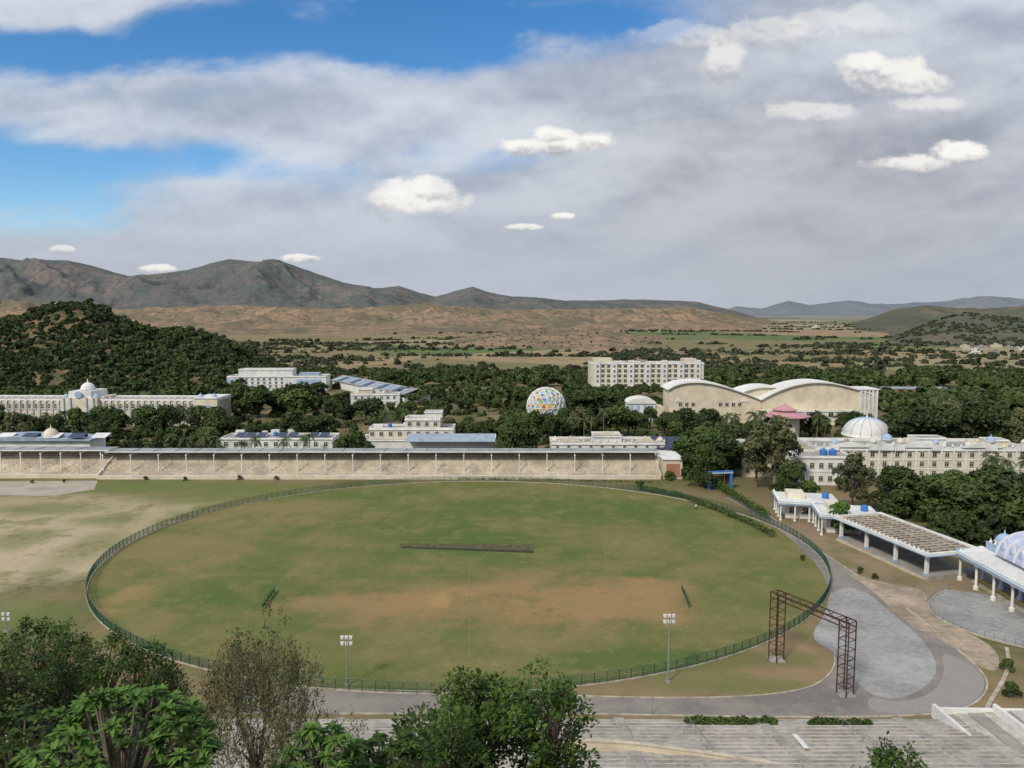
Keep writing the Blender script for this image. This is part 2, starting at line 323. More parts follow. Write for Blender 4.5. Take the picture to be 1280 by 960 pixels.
def walls(par,w,d,h,mat,x=0,y=0,z=0,par_h=.7,storeys=3,band=white,name='wall'):
    mb=MB(); mb.box(x-w/2,x+w/2,y-d/2,y+d/2,z-.5,z+h,mat)
    o=mb.obj(name,par)
    mb=MB(); t=.25
    for a in ((x-w/2-.1,x+w/2+.1,y-d/2-.1,y-d/2+t),(x-w/2-.1,x+w/2+.1,y+d/2-t,y+d/2+.1),(x-w/2-.1,x-w/2+t,y-d/2+t,y+d/2-t),(x+w/2-t,x+w/2+.1,y-d/2+t,y+d/2-t)):
        mb.box(*a,z+h+.003,z+h+par_h,band)
    for k in range(1,storeys): mb.box(x-w/2-.12,x+w/2+.12,y-d/2-.15,y-d/2-.003,z+h*k/storeys-.12,z+h*k/storeys+.12,band)
    mb.box(x-w/2-.3,x+w/2+.3,y-d/2-.35,y-d/2-.103,z+h-.15,z+h+.1,band)
    mb.obj('parapet',par)
    mb=MB(); mb.box(x-w/2+t,x+w/2-t,y-d/2+t,y+d/2-t,z+h+.003,z+h+.05,concrete); mb.obj('roof_deck',par); return o
def dome(par,x,y,z,r,mat,name='dome',fin=True,drum=None):
    mb=MB(); p=[(r*math.cos(a),r*math.sin(a)*1.05) for a in np.linspace(0,1.45,9)]+[(.1*r,r*1.2),(.03*r,r*1.55)]
    mb.lathe(p,20,mat,x,y,z)
    if drum: mb.lathe([(r*.95,-drum),(r*.95,0),(r*1.08,0),(r*1.08,.12),(r*.9,.14)],20,white,x,y,z)
    return mb.obj(name,par,smooth_=True)
def finials(par,pts,mat,s=1.0):
    fm=MB(); fm.lathe([(.32*s,0),(.38*s,.25*s),(.12*s,.75*s),(.02*s,1.15*s)],8,mat); fm=fm.mesh('finial')
    for p in pts: mk(fm,'finial',par,loc=p)
def clutter(par,x0,x1,y0,y1,z,k,seed):
    r=random.Random(seed)
    for i in range(k):
        x=r.uniform(x0,x1); y=r.uniform(y0,y1); mb=MB(); t=r.random()
        if t<.5: mb.lathe([(.7,0),(.75,.1),(.75,1.1),(.5,1.35),(.15,1.45),(.02,1.46)],12,r.choice([white,blue,concrete]),x,y,z); mb.obj('water_tank',par)
        else: s=r.uniform(.8,1.8); mb.box(x-s,x+s,y-s*.6,y+s*.6,z,z+r.uniform(1,2.2),r.choice([white,ivory,concrete])); mb.obj('roof_box',par)
W_s=winmesh(1.3,1.5,white); W_a=winmesh(1.15,1.9,ivory,True); W_b=winmesh(1.5,1.6,ivory)
# --- A palace-like long building
d=340; x0=X(-110,d); x1=X(283,d); cx=(x0+x1)/2; w=x1-x0; e=thing('palace_building','long ivory palace block with pale blue pilasters and central dome','building',(cx,d,0),-.02)
ex(-120,290,d-8,d+12); hh=Z(498,d)
walls(e,w,14,hh,ivory,storeys=3,band=white)
gx=X(115,d)-cx
pm=MB(); pm.box(-.45,.45,-.45,-.153,0,hh-.2,ivory); pm.box(-.18,.18,-.5,-.453,.5,hh-1.5,lightblue); pm.box(-.6,.6,-.55,-.503,hh*.92,hh-.1,white); pmm=pm.mesh('pilaster')
k=int(w/2.9); xs=[-w/2+1.4+i*(w-2.8)/k for i in range(k+1)]
xs=[q for q in xs if abs(q-gx)>9]
for q in xs: mk(pmm,'pilaster',e,loc=(q,-7,0))
rowwin(e,W_a,[(a+b_)/2 for a,b_ in zip(xs[:-1],xs[1:]) if b_-a<4][-32:],-7,[1.6,6.9])
finials(e,[(q,-6.9,hh+.7) for q in xs[-36:]],white,1.2)
mb=MB(); mb.box(gx-8,gx+8,-9,7.2,-.5,hh+1.2,ivory); mb.box(gx-5,gx+5,-8,5,hh+1.2,hh+4,white); mb.box(gx-2.5,gx+2.5,-9.1,-9,1,6,glass)
for s in (-6.5,-3.5,3.5,6.5): mb.box(gx+s-.25,gx+s+.25,-9.5,-9,0,hh+1.4,lightblue)
mb.obj('gatehouse',e)
dome(e,gx,-1.5,hh+4.2,3.0,white,drum=.5); dome(e,gx-6.6,-7,hh+1.4,1.3,lightblue,drum=.4); dome(e,gx+6.6,-7,hh+1.4,1.3,lightblue,drum=.4)
mb=MB(); ck=[(1.5*math.cos(a),1.5*math.sin(a)) for a in np.linspace(0,6.28,18)[:-1]]; mb.prism([(gx+a,hh+2.6+b_) for a,b_ in ck],-9.4,-8.9,lightblue); mb.obj('emblem_disc',e)
tx=w/2-4; mb=MB(); mb.box(tx-6,tx+4,-8,7.3,-.5,hh+.9,ivory); mb.box(tx-6.2,tx+4.2,-8.3,7.4,hh+.9,hh+1.3,white); mb.box(tx-3,tx+1,-8.06,-8,6,9.0,lightblue); mb.obj('corner_tower',e)
dome(e,tx-4,-6,hh+1.6,1.2,lightblue,drum=.3); dome(e,tx+2,-6,hh+1.6,1.2,lightblue,drum=.3)
# --- B white and blue block
d=480; w=X(410,d)-X(290,d); e=thing('office_building','white block with blue bands beyond dark trees','building',(X(350,d),d,0),.05); ex(285,415,d-6,d+8)
h=Z(470,d); walls(e,w,14,h,white,storeys=4); walls(e,w*.55,10,3.4,white,x=-w*.12,z=h+.7,storeys=1,name='upper_storey')
mb=MB(); mb.box(-w/2-.2,-w/2+5,-7.3,-7.06,1,h-1,lightblue); mb.box(w*.2,w*.45,-7.3,-7.06,h-5,h-1.5,lightblue); mb.box(w*.22,w*.42,-4,3,h+.06,h+2.2,bluesheet); mb.obj('blue_panel',e)
rowwin(e,W_s,[-w/2+8+i*3.6 for i in range(8)],-7,[h*.27,h*.52,h*.77])
# --- C shed with panels
a_=Vector((X(430,505),505)); b_=Vector((X(522,418),418)); c_=(a_+b_)/2; L=(b_-a_).length; e=thing('industrial_shed','long low shed with grey blue solar panel roof','building',(c_.x,c_.y,0),math.atan2(b_.y-a_.y,b_.x-a_.x)); ex(430,520,425,500)
mb=MB(); mb.box(-L/2,L/2,-8,8,-.5,5,white); mb.obj('wall',e)
mb=MB(); mb.prism([(-8.8,4.8),(0,7.6),(8.8,4.8),(8.8,4.5),(0,7.3),(-8.8,4.5)],-L/2-1,L/2+1,greyroof); o=mb.obj('roof',e,rot=math.pi/2)
for i in range(15):
    mb=MB(); x_=-L/2+3+i*6.6; mb.add([(x_,-8.2,5.15),(x_+5.2,-8.2,5.15),(x_+5.2,-1.5,7.25),(x_,-1.5,7.25)],[(0,1,2,3)],solar if i%3==1 else bluesheet); mb.obj('solar_panel',e)
# --- D small white building
d=400; e=thing('small_house','small white flat roofed house among trees','building',(X(470,d),d,0),.1); ex(438,502,d-5,d+5)
walls(e,25,9,6.4,white,storeys=2); walls(e,7,6,2.0,cream,x=-5,z=7.1,storeys=1,name='stair_head'); rowwin(e,W_s,[-10+i*3.3 for i in range(7)],-4.5,[1.2,4.3]); clutter(e,0,11,-3,3,6.5,3,5)
# --- E building behind grandstand
d=266; e=thing('clubhouse','white two storey clubhouse with long blue sheet roof','building',(X(533,d),d,0),0); ex(440,622,d-8,d+12)
w=X(620,d)-X(447,d); walls(e,w,12,5.6,white,storeys=2,par_h=.3); walls(e,w*.6,9,3.0,ivory,x=-w*.1,y=2,z=5.9,storeys=1,name='upper_storey')
walls(e,12,8,2.4,cream,x=-1,y=2,z=9.8,storeys=1,name='roof_room'); walls(e,6,5,1.6,white,x=2.5,y=3,z=12.9,storeys=1,par_h=.3,name='stair_head')
mb=MB(); mb.add([(-w*.12,-10,6.0),(w*.5,-10,6.0),(w*.5,-3,7.6),(-w*.12,-3,7.6),(-w*.12,-10,5.85),(w*.5,-10,5.85),(w*.5,-3,7.45),(-w*.12,-3,7.45)],[(0,1,2,3),(7,6,5,4),(0,4,5,1),(1,5,6,2),(2,6,7,3),(3,7,4,0)],bluesheet); mb.obj('awning_roof',e)
rowwin(e,W_s,[-w*.38+i*3.2 for i in range(9)],-2.5,[6.7]); rowwin(e,W_s,[-5.5,-2.5,.5,3.5],-2,[10.1]); clutter(e,-w*.45,-w*.15,-1,5,9.0,3,2); finials(e,[(-6.8+i*1.5,-1.9,12.9) for i in range(9)],ivory,.8)
# --- F low solar roof building
d=264; e=thing('workshop_building','low white building topped with rows of solar panels','building',(X(352,d),d,0),0); ex(275,425,d-7,d+7)
w=X(420,d)-X(283,d); walls(e,w,11,6.4,white,storeys=2,par_h=.4); rowwin(e,W_s,[-w*.45+i*3.4 for i in range(11)],-5.5,[3.9]); clutter(e,-w*.45,w*.45,1,4.5,6.5,6,7)
for i in range(9):
    mb=MB(); x_=-w*.38+i*3.6
    if i in(3,6): continue
    mb.add([(x_,-4.4,7.0),(x_+3.1,-4.4,7.0),(x_+3.1,-.8,8.0),(x_,-.8,8.0)],[(0,1,2,3)],solar); mb.beam((x_+.2,-.9,6.4),(x_+.2,-.9,7.9),.1,steel); mb.beam((x_+2.9,-.9,6.4),(x_+2.9,-.9,7.9),.1,steel); mb.obj('solar_panel',e)
d=262; e=thing('low_building','low blue roofed building behind stand','building',(X(50,d),d,0),0); ex(-60,135,d-9,d+9)
w=X(130,d)-X(-60,d); walls(e,w,10,5.8,white,x=-6,storeys=2,par_h=.3)
mb=MB(); mb.prism([(-w/2-6.6,6.15),(-w/2-6.6,6.5),(-w*.1,7.6),(w/2-5.4,6.5),(w/2-5.4,6.15)],-6.2,5.6,bluesheet); mb.obj('roof',e)
for i in range(6):
    mb=MB(); x_=-w*.36+i*8; mb.add([(x_,-6,7.25),(x_+5,-6,7.25),(x_+5,-2,8.35),(x_,-2,8.35),(x_,-2,7),(x_+5,-2,7)],[(0,1,2,3),(3,2,5,4)],white if i%2 else solar); mb.obj('roof_panel',e)
dome(e,X(72,d)-X(50,d),-3,7.6,2.4,cream,drum=.5)
# --- G ornate building behind stand
d=251; e=thing('ornate_hall','white ornate hall with stepped parapet and small finials','building',(X(757,d),d,0),0); ex(685,855,d-8,d+9)
w=X(828,d)-X(690,d); walls(e,w,11,6.9,white,storeys=2,par_h=.7); walls(e,9,8,1.6,white,y=-1,z=7.65,storeys=1,par_h=.5,name='central_tier')
finials(e,[(-w/2+i*w/14,-5.4,7.6) for i in range(15)],ivory); rowwin(e,W_a,[-w/2+2+i*(w-4)/9 for i in range(10)],-5.5,[3.8])
for s in (-w*.33,w*.33):
    mb=MB(); mb.prism([(s-3.5,7.62),(s+3.5,7.62),(s+2.6,8.4),(s+1,9.0),(s,9.7),(s-1,9.0),(s-2.6,8.4)],-5.7,-5.2,ivory); mb.obj('gable_crest',e)
mb=MB(); mb.prism([(-5,9.8),(5,9.8),(3.6,10.3),(0,11.2),(-3.6,10.3)],-5.3,-4.9,ivory); mb.obj('gable_crest',e)
dome(e,-w/2+1.2,-4.5,8.0,1.1,ivory,drum=.4); dome(e,w/2-1.2,-4.5,8.0,1.1,ivory,drum=.4)
e=thing('solar_array','tilted solar panel array on white roof block','solar array',(X(832,246),246,0),-.25)
mb=MB(); mb.box(-5.5,5.5,-2,9,-.3,5.2,white); mb.obj('wall',e)
for i in range(4):
    mb=MB(); x_=-5.3+i*2.7; mb.add([(x_,-2.2,5.4),(x_+2.4,-2.2,5.4),(x_+2.4,6,8.4),(x_,6,8.4),(x_,6,5.2),(x_+2.4,6,5.2)],[(0,1,2,3),(3,2,5,4)],solar); mb.obj('solar_panel',e)
# --- geodesic globe
d=338; rg=8.5; zc_=Z(508,d); gxx=X(682.5,d); e=thing('globe_monument','multicoloured panelled globe on white arched base','monument',(gxx,d,0)); ex(655,712,d-10,d+10)
bm=bmesh.new(); bmesh.ops.create_icosphere(bm,subdivisions=3,radius=rg); me=bpy.data.meshes.new('globe_panel'); cm_=[lightblue,yel,grn,yel,blue,bluesheet,redp]
for mm in cm_: me.materials.append(mm)
gr_=random.Random(4)
for f in bm.faces: f.material_index=gr_.choice([0,1,1,2,3,4,0,5,6,1])
edges=[(v.verts[0].co.copy(),v.verts[1].co.copy()) for v in bm.edges]; bm.to_mesh(me); bm.free(); mk(me,'globe_panel',e,loc=(0,0,zc_))
mb=MB()
for a,b_ in edges: mb.beam(a*1.012,b_*1.012,.3,white)
mb.obj('globe_frame',e,loc=(0,0,zc_))
mb=MB(); mb.lathe([(8.5,-.5),(8.5,2),(7.5,2.2),(7.5,zc_-8),(6,zc_-6.6),(4,zc_-6.2)],24,white); mb.obj('pedestal',e)
# --- H apartment
d=500; w=X(876,d)-X(737,d); h=Z(454,d); e=thing('apartment_building','cream five storey apartment block with many windows','building',(X(806,d),d,0),.03); ex(730,882,d-8,d+10)
walls(e,w,16,h,ivory,storeys=5,par_h=.9)
for i in range(7):
    mb=MB(); q=-w/2+4+i*(w-8)/6; mb.box(q-1.8,q+1.8,-8.9,-8,-.4,h+2.6 if i%2==0 else h+1.4,white); mb.obj('stair_tower',e)
for a in ((-w/2+2,-w/2+14,-4,5,h+.06,h+3.5),(w/2-12,w/2-4,-4,5,h+.06,h+3.2)):
    mb=MB(); mb.box(*a,cream); mb.obj('roof_room',e)
clutter(e,-w*.3,w*.3,-5,5,h+.06,7,3)
xs=[]
for i in range(6):
    q=-w/2+4+i*(w-8)/6; g_=(w-8)/6; xs+=[q+g_*.33,q+g_*.67]
W_ap=winmesh(1.9,1.9,cream); rowwin(e,W_ap,xs,-8,[h*(k+.32)/5 for k in range(5)]); rowwin(e,W_s,[-w/2+4+i*(w-8)/6 for i in range(7)],-8.9,[h*(k+.35)/5 for k in range(1,5)])
# --- I arena
d=340; ox=X(960,d); e=thing('sports_complex','cream indoor sports complex with white curved roofs','building',(ox,d,0),0); ex(830,1098,d-9,d+28)
def arch(px0,px1,pyw0,pyw1,pyp,y0,dep,sk=1.0):
    a=X(px0,d)-ox; b_=X(px1,d)-ox; z0=Z(pyw0,d); z1=Z(pyw1,d); zp=Z(pyp,d)
    k=22; arc=[]
    for i in range(k+1):
        t=i/k; base_=z0+(z1-z0)*t; arc.append((a+(b_-a)*t,base_+(zp-(z0+(z1-z0)*.5**(1/sk)))*math.sin(math.pi*t**sk)))
    mb=MB(); mb.prism([(a,-.5)]+[(b_,-.5)]+arc[::-1],y0,y0+dep,cream); mb.obj('wall',e)
    up=[(p,q+.5) for p,q in arc]; lo=[(p,q+.003) for p,q in arc]
    poly=[(a-1.0,z0-.4)]+up+[(b_+1.0,z1-.4)]+lo[::-1]; mb=MB(); mb.prism(poly,y0-1.2,y0+dep,membrane); mb.obj('curved_roof',e)
arch(836,950,486,500,479,0,14,.75); arch(915,1000,497,495,485,3,14); arch(950,1084,498,492,478,-2.5,15,.9)
mb=MB(); a=X(940,d)-ox; b_=X(1062,d)-ox; mb.box(a,b_,-7,-2.503,-.5,Z(511,d),ivory); mb.box(a-.2,b_+.2,-7.3,-7.003,Z(511,d)-.5,Z(511,d)+.3,white); mb.obj('front_block',e)
mb=MB(); a=X(1068,d)-ox; b_=X(1092,d)-ox; zt=Z(488,d); mb.box(a,b_,-3,9,-.5,zt,ivory)
mb.box(a-.4,b_+.4,-4.2,9,zt+.6,zt+1.0,white); mb.obj('end_tower',e)
pb=MB(); pb.box(-.4,.4,-4,-3,-.5,zt+.59,white); pb=pb.mesh('pillar')
for i in range(5): mk(pb,'pillar',e,loc=(a+.8+i*(b_-a-1.6)/4,0,0))
W_big=winmesh(2.2,2.6,white)
rowwin(e,W_big,[X(p,d)-ox for p in (990,1003,1016,1030,1045)],-7,[3.5]); rowwin(e,W_b,[X(p,d)-ox for p in (850,858,866,900,908,916,924)],0,[7.5])
for p in (848,930):
    mb=MB(); q=X(p,d)-ox; mb.prism([(q-2,9.5),(q+2,9.5),(q+1.2,10.3),(q,11.4),(q-1.2,10.3)],-.3,-.003,white); mb.obj('wall_crest',e)
d=345; e=thing('annex_hall','small white annex with blue striped curved roof','building',(X(803,d),d,0)); ex(788,820,d-5,d+8)
mb=MB(); mb.box(-7,5,-4,6,-.5,8.5,white); mb.box(5.003,9,-3,6,-.5,7,cream); mb.obj('wall',e); mb=MB(); mb.prism([(6.4*math.cos(t)-1,8.5+2.6*math.sin(t)) for t in np.linspace(0,math.pi,14)],-4.5,6.2,membrane); mb.obj('curved_roof',e)
for i in range(4):
    mb=MB(); mb.box(-6.4+i*3,-5.2+i*3,-4.3,-4.003,.5,8,lightblue); mb.obj('blue_panel',e)
# --- L pink pagoda
d=300; e=thing('pagoda','pale pink pagoda with sweeping tiered roof','pagoda',(X(980,d),d,0),.4)
z1=Z(519,d); z2=Z(503,d); rr=(X(1012,d)-X(980,d))*.92
for (s,zz,hh_) in ((1.0,z1,3.2),(.5,z1+2.3,2.0)):
    mb=MB(); prof=[(rr*s*1.04,zz-.2),(rr*s*1.05,zz),(rr*s*.75,zz+hh_*.22),(rr*s*.45,zz+hh_*.5),(rr*s*.2,zz+hh_*.85),(rr*s*.02,zz+hh_*1.1)]
    mb.lathe(prof,8,pink)
    if s<1: mb.lathe([(.2,z1+4.2),(.35,z1+4.4),(.08,z1+4.9),(.02,z2+.4)],8,pink)
    mb.obj('roof',e)
mb=MB(); mb.lathe([(rr*.6,-.5),(rr*.6,z1+.1),(rr*.3,z1+.3),(rr*.3,z1+2.4)],8,ivory); mb.obj('wall',e)
# --- J ornate hostel
d=234; w=X(1262,d)-X(1008,d); ox=X(1135,d); e=thing('hostel_building','cream three storey hostel with white parapet and corner domes','building',(ox,d,0),-.03); ex(1000,1270,d-9,d+12)
h=Z(557,d); walls(e,w,16,h,ivory,storeys=3,par_h=1.0)
W_h=winmesh(1.15,1.45,cream); pmm_=MB(); pmm_.box(-.25,.25,-.4,-.153,0,h-.2,white); pmm_=pmm_.mesh('pilaster')
nx=17; xs=[-w/2+2.2+i*(w-4.4)/(nx-1) for i in range(nx)]; rowwin(e,W_h,xs,-8,[h*(k+.3)/3 for k in range(3)])
for a,b_ in zip(xs[:-1],xs[1:]): mk(pmm_,'pilaster',e,loc=((a+b_)/2,-8,0))
finials(e,[(-w/2+i*w/25,-8,h+1.0) for i in range(26)],white,1.0); clutter(e,-w*.45,w*.45,-3,6,h+.06,9,11)
for p,s,mt in ((1092,1.9,lightblue),(1076,1.2,ivory),(1108,1.2,ivory),(1215,1.6,lightblue),(1150,1.1,lightblue),(1030,1.1,lightblue),(1255,1.2,ivory)):
    q=X(p,d)-ox; mb=MB(); mb.box(q-s,q+s,-9,-8+s,h+.06,h+2.0+(s-1.2),white); mb.obj('turret',e); dome(e,q,-8.4+s*.2,h+2.5+(s-1.2),s*.85,mt,drum=.4)
for p in (1205,1130,1050):
    mb=MB(); q=X(p,d)-ox; mb.prism([(q-6,h+.9),(q+6,h+.9),(q+3.6,h+1.9),(q,h+2.6),(q-3.6,h+1.9)],-8.6,-8.15,white); mb.obj('gable_crest',e)
walls(e,9,6,2.2,white,x=X(1160,d)-ox,y=2,z=h+.1,storeys=1,par_h=.3,name='stair_head'); walls(e,6,5,1.8,cream,x=X(1240,d)-ox,y=1,z=h+.1,storeys=1,par_h=.3,name='stair_head')
d=222; ox=X(1022,d); e=thing('annex_building','grey white annex with two blue water tanks','building',(ox,d,0),-.03); ex(1000,1060,d-7,d+8)
w=X(1058,d)-X(990,d); walls(e,w,10,8.0,white,storeys=2,par_h=.5); rowwin(e,W_h,[-w/2+1.8+i*2.6 for i in range(6)],-5,[1.2,5])
for q in (1.0,3.6):
    mb=MB(); mb.lathe([(1.0,0),(1.05,.1),(1.05,1.3),(.9,1.6),(.3,1.85),(.3,2.0),(.02,2.02)],16,blue,q,-1,8.06); mb.obj('water_tank',e)
e=thing('lattice_block','cream block with tall pilasters beside trees','building',(X(940,232),232,0)); ex(925,960,226,238)
walls(e,9,8,9.5,cream,storeys=3); rowwin(e,W_h,[-2.6,0,2.6],-4,[1.2,4.4,7.4])
# domed hall
d=285; e=thing('domed_hall','small low white dome on a cream round hall','building',(X(1090,d),d+5,0)); ex(1050,1125,d-4,d+14)
r_=(X(1118,d)-X(1062,d))/2; z0=Z(545,d); zp=Z(524,d); mb=MB(); mb.lathe([(r_,-.5),(r_,z0),(r_*.9,z0+.1)],28,ivory); mb.obj('wall',e)
mb=MB(); mb.lathe([(r_*1.06,z0-.5),(r_*1.06,z0-.1)]+[(r_*math.cos(a),z0+(zp-z0)*math.sin(a)) for a in np.linspace(0,1.53,14)]+[(.25,zp+.6),(.02,zp+1.6)],28,membrane); mb.obj('dome',e,smooth_=True)
rib=MB()
for i in range(14):
    t=2*math.pi*i/14; P0=[(r_*1.012*math.cos(a)*math.cos(t),r_*1.012*math.cos(a)*math.sin(t),z0+(zp-z0)*1.012*math.sin(a)) for a in np.linspace(0,1.5,9)]
    rb=MB()
    for p,q in zip(P0[:-1],P0[1:]): rb.beam(p,q,.22,lightblue)
    rb.obj('dome_rib',e)
e=thing('warehouse','long low warehouse with terracotta and blue trim','building',(X(1140,430),430,0)); ex(1095,1190,422,440)
walls(e,38,10,6.5,terracotta,storeys=1,par_h=.4,band=bluesheet)
# ---------------------------------------------------------------- grandstand
def stand(xa,xb,y,name_lab,nt=11,rise=.45,tread=.95,ncol=20,rot=0,rz=7.0):
    w=xb-xa; e=thing('grandstand',name_lab,'grandstand',((xa+xb)/2,y,0),rot); EXCL.append((xa,xb,y-3,y+16))
    mb=MB(); mb.box(-w/2,w/2,0,.35,-.3,1.05,cream); mb.box(-w/2,w/2,-.03,.38,1.053,1.15,white); mb.obj('front_wall',e)
    mb=MB(); z=.5
    for i in range(nt): mb.box(-w/2,w/2,.353+1.0+i*tread,.353+1.0+nt*tread,z+i*rise-.02 if i else -.3,z+(i+1)*rise-.02-.003,seatc)
    mb.obj('seating_tier',e)
    zt=z+nt*rise; yb=1.36+nt*tread
    mb=MB(); mb.box(-w/2,w/2,yb+.003,yb+.3,-.3,rz-.05,seatc); mb.obj('back_wall',e)
    nsec=max(2,int(w/17))
    for i in (0,nsec):
        q=-w/2+i*w/nsec; mb=MB()
        mb.add([(q-.18,.36,-.3),(q+.18,.36,-.3),(q+.18,yb,-.3),(q-.18,yb,-.3),(q-.18,.36,1.3),(q+.18,.36,1.3),(q+.18,yb,zt+.5),(q-.18,yb,zt+.5)],[(0,3,2,1),(4,5,6,7),(0,1,5,4),(1,2,6,5),(2,3,7,6),(3,0,4,7)],cream); mb.obj('partition_wall',e)
    for i in range(nsec):
        mb=MB(); qq=-w/2+(i+.5)*w/nsec
        for s in range(nt*2): mb.box(qq-.5,qq+.5,1.2+s*tread/2,yb-.01,.3 if s==0 else .49+s*rise/2-.1,.49+(s+1)*rise/2-.1,seatc)
        mb.obj('stairway',e)
    yc=yb-4.8
    cm=MB(); cm.box(-.11,.11,-.11,.11,0,rz,white); cm.box(-.22,.22,-.22,.22,rz-.4,rz-.2,white); cme=cm.mesh('column')
    for i in range(ncol+1): mk(cme,'column',e,loc=(-w/2+.4+i*(w-.8)/ncol,3.2,0))
    rf=MB(); rf.beam((0,3.2,rz-.1),(0,yb+.2,rz-.1),.14,steel); rf=rf.mesh('roof_rafter')
    for i in range(ncol+1): mk(rf,'roof_rafter',e,loc=(-w/2+.4+i*(w-.8)/ncol,0,0))
    mb=MB(); a=(-w/2-.5,yc-.8);b=(w/2+.5,yb+.9); mb.box(a[0],b[0],a[1],b[1],rz+.02,rz+.14,greyroof); mb.obj('roof',e)
    mb=MB(); mb.box(-w/2-.5,w/2+.5,yc-.92,yc-.803,rz-.04,rz+.28,white)
    mb.obj('roof_beam',e)
    npn=int(w/6.4)
    for i in range(npn):
        mb=MB(); q=-w/2+1+i*6.4; mb.box(q,q+.18,yc-.5,yb+.6,rz+.143,rz+.26,steel); mb.obj('roof_rib',e)
    return e
xa=X(122,225); xb=X(826,225)
stand(xa,xb,224.5,'long cream concrete spectator stand with thin grey roof')
stand(X(-110,226),xa-.6,226.0,'shorter cream stepped stand with flat grey roof',ncol=9,rz=7.2)
e=thing('pavilion_block','cream end block with terracotta panels beside stand','building',(X(836,229),231,0)); ex(822,852,222,240)
mb=MB(); mb.box(-2.4,3.2,-6,6,-.3,5.8,cream); mb.box(-2.8,3.6,-6.4,6.4,5.803,6.1,white); mb.obj('wall',e); mb=MB(); mb.box(-1.6,2.4,-6.08,-6.003,.6,4.6,terracotta); mb.obj('door',e)
# ---------------------------------------------------------------- field
CX,CY,RX,RY=-9.7,159.0,71.6,61.6
def ell(t,k=0.0): return (CX+(RX+k)*math.cos(t),CY+(RY+k)*math.sin(t))
m,n,b=newmat('cricket_turf'); g=n.n('ShaderNodeNewGeometry'); pos=g.outputs[0]; x,y,z=n.xyz(pos)
n1=n.noise(pos,.035,8,.68); n2=n.noise(pos,.3,8,.72); n3=n.noise(pos,2.5,4,.7); n4=n.noise(pos,.09,8,.7)
gA=(.120,.150,.044); gB=(.200,.180,.070)
base=n.mix(n.step(n1,.38,.60),gA,gB)
def gp(px,py,rx,ry,c,s): 
    q=G(px,py); q2=G(px+rx,py); q3=G(px,py-ry); return (q[0],q[1],q2[0]-q[0],q3[1]-q[1],c,s)
br=(.36,.22,.11); dg=(.088,.138,.036); tn=(.25,.20,.085)
pl=[gp(340,640,170,15,tn,.75),gp(230,690,90,28,tn,.75),gp(640,635,220,14,dg,.75),gp(560,665,130,22,dg,.75),gp(800,640,100,16,dg,.7),gp(900,690,90,25,(.17,.17,.06),.6),
 gp(290,745,120,22,dg,.7),gp(420,700,100,16,(.15,.16,.055),.5),gp(640,750,250,36,br,.6),gp(470,752,130,13,br,.8),gp(730,750,130,30,br,.75),gp(560,748,30,10,(.42,.26,.12),.75),gp(820,735,60,14,br,.65),
 gp(540,722,90,10,dg,.55),gp(660,800,160,14,tn,.6),gp(160,745,34,30,(.33,.23,.10),.8),gp(210,775,40,14,tn,.6),gp(760,825,140,14,dg,.55),gp(420,815,170,20,(.16,.165,.058),.7),gp(930,755,70,25,(.15,.165,.058),.7),gp(590,690,160,16,dg,.6)]
base=patches(n,pos,base,pl,.06,1.3)
base=n.mix(n.m('MULTIPLY',n.step(n4,.50,.62),.45),base,(.25,.205,.09)); base=n.mix(n.m('MULTIPLY',n.step(n4,.50,.38),.45),base,(.095,.138,.037))
base=n.mix(n.m('MULTIPLY',n.step(n2,.50,.66),.45),base,n.mix(.6,base,(.34,.27,.15))); base=n.mix(n.m('MULTIPLY',n.step(n3,.35,.7),.3),base,(.08,.095,.034))
n.put(b.inputs['Base Color'],base); b.inputs['Roughness'].default_value=.95; b.inputs['Specular IOR Level'].default_value=.08
bp=n.n('ShaderNodeBump'); bp.inputs['Strength'].default_value=.4; bp.inputs['Distance'].default_value=.1; n.put(bp.inputs['Height'],n3); n.nt.links.new(bp.outputs[0],b.inputs['Normal'])
def chaikin(P,it=2):
    for _ in range(it):
        Q=[]
        for i in range(len(P)):
            a=P[i];c=P[(i+1)%len(P)]; Q+=[(a[0]*.75+c[0]*.25,a[1]*.75+c[1]*.25),(a[0]*.25+c[0]*.75,a[1]*.25+c[1]*.75)]
        P=Q
    return P
def openchaikin(P,it=2):
    for _ in range(it):
        Q=[P[0]]
        for a,c in zip(P[:-1],P[1:]): Q+=[(a[0]*.75+c[0]*.25,a[1]*.75+c[1]*.25),(a[0]*.25+c[0]*.75,a[1]*.25+c[1]*.75)]
        P=Q+[P[-1]]
    return P
def sheet(name,pts,z,mat):
    mb=MB(); mb.add([(p[0],p[1],z) for p in pts],[tuple(range(len(pts)))],mat)
    me=mb.mesh(name); bm=bmesh.new(); bm.from_mesh(me); bmesh.ops.triangulate(bm,faces=bm.faces[:])
    for f in bm.faces:
        if f.normal.z<0: f.normal_flip()
    bm.to_mesh(me); bm.free(); return mk(me,name,kind='structure')
sheet('field',[ell(2*math.pi*i/120,.9) for i in range(120)],.012,m)
pit=M('bare_pitch_soil',(.115,.105,.045),var=.4,scale=.8); pitd=M('pitch_cover_edge',(.042,.044,.022),var=.3,scale=.8)
sheet('cricket_pitch',[G(500,679),G(500,684),G(667,690),G(667,681)],.018,pit)
sheet('cricket_pitch_edge',[G(505,683.4),G(500,685.2),G(667,691.5),G(667,688.4)],.022,pitd)
pale=M('faded_line',(.23,.21,.105),var=.3,scale=1)
for (p,q) in (((587,700),(586,830)),((545,640),(520,656)),((480,705),(440,760)),((752,655),(757,700)),((470,706),(700,702)),((360,742),(560,728))):
    a=Vector((*G(*p),0)); c=Vector((*G(*q),0)); dd=(c-a).normalized(); s_=Vector((-dd.y,dd.x,0))*.06
    sheet('field_line',[(a-s_)[:2],(c-s_)[:2],(c+s_)[:2],(a+s_)[:2]],.026,pale)
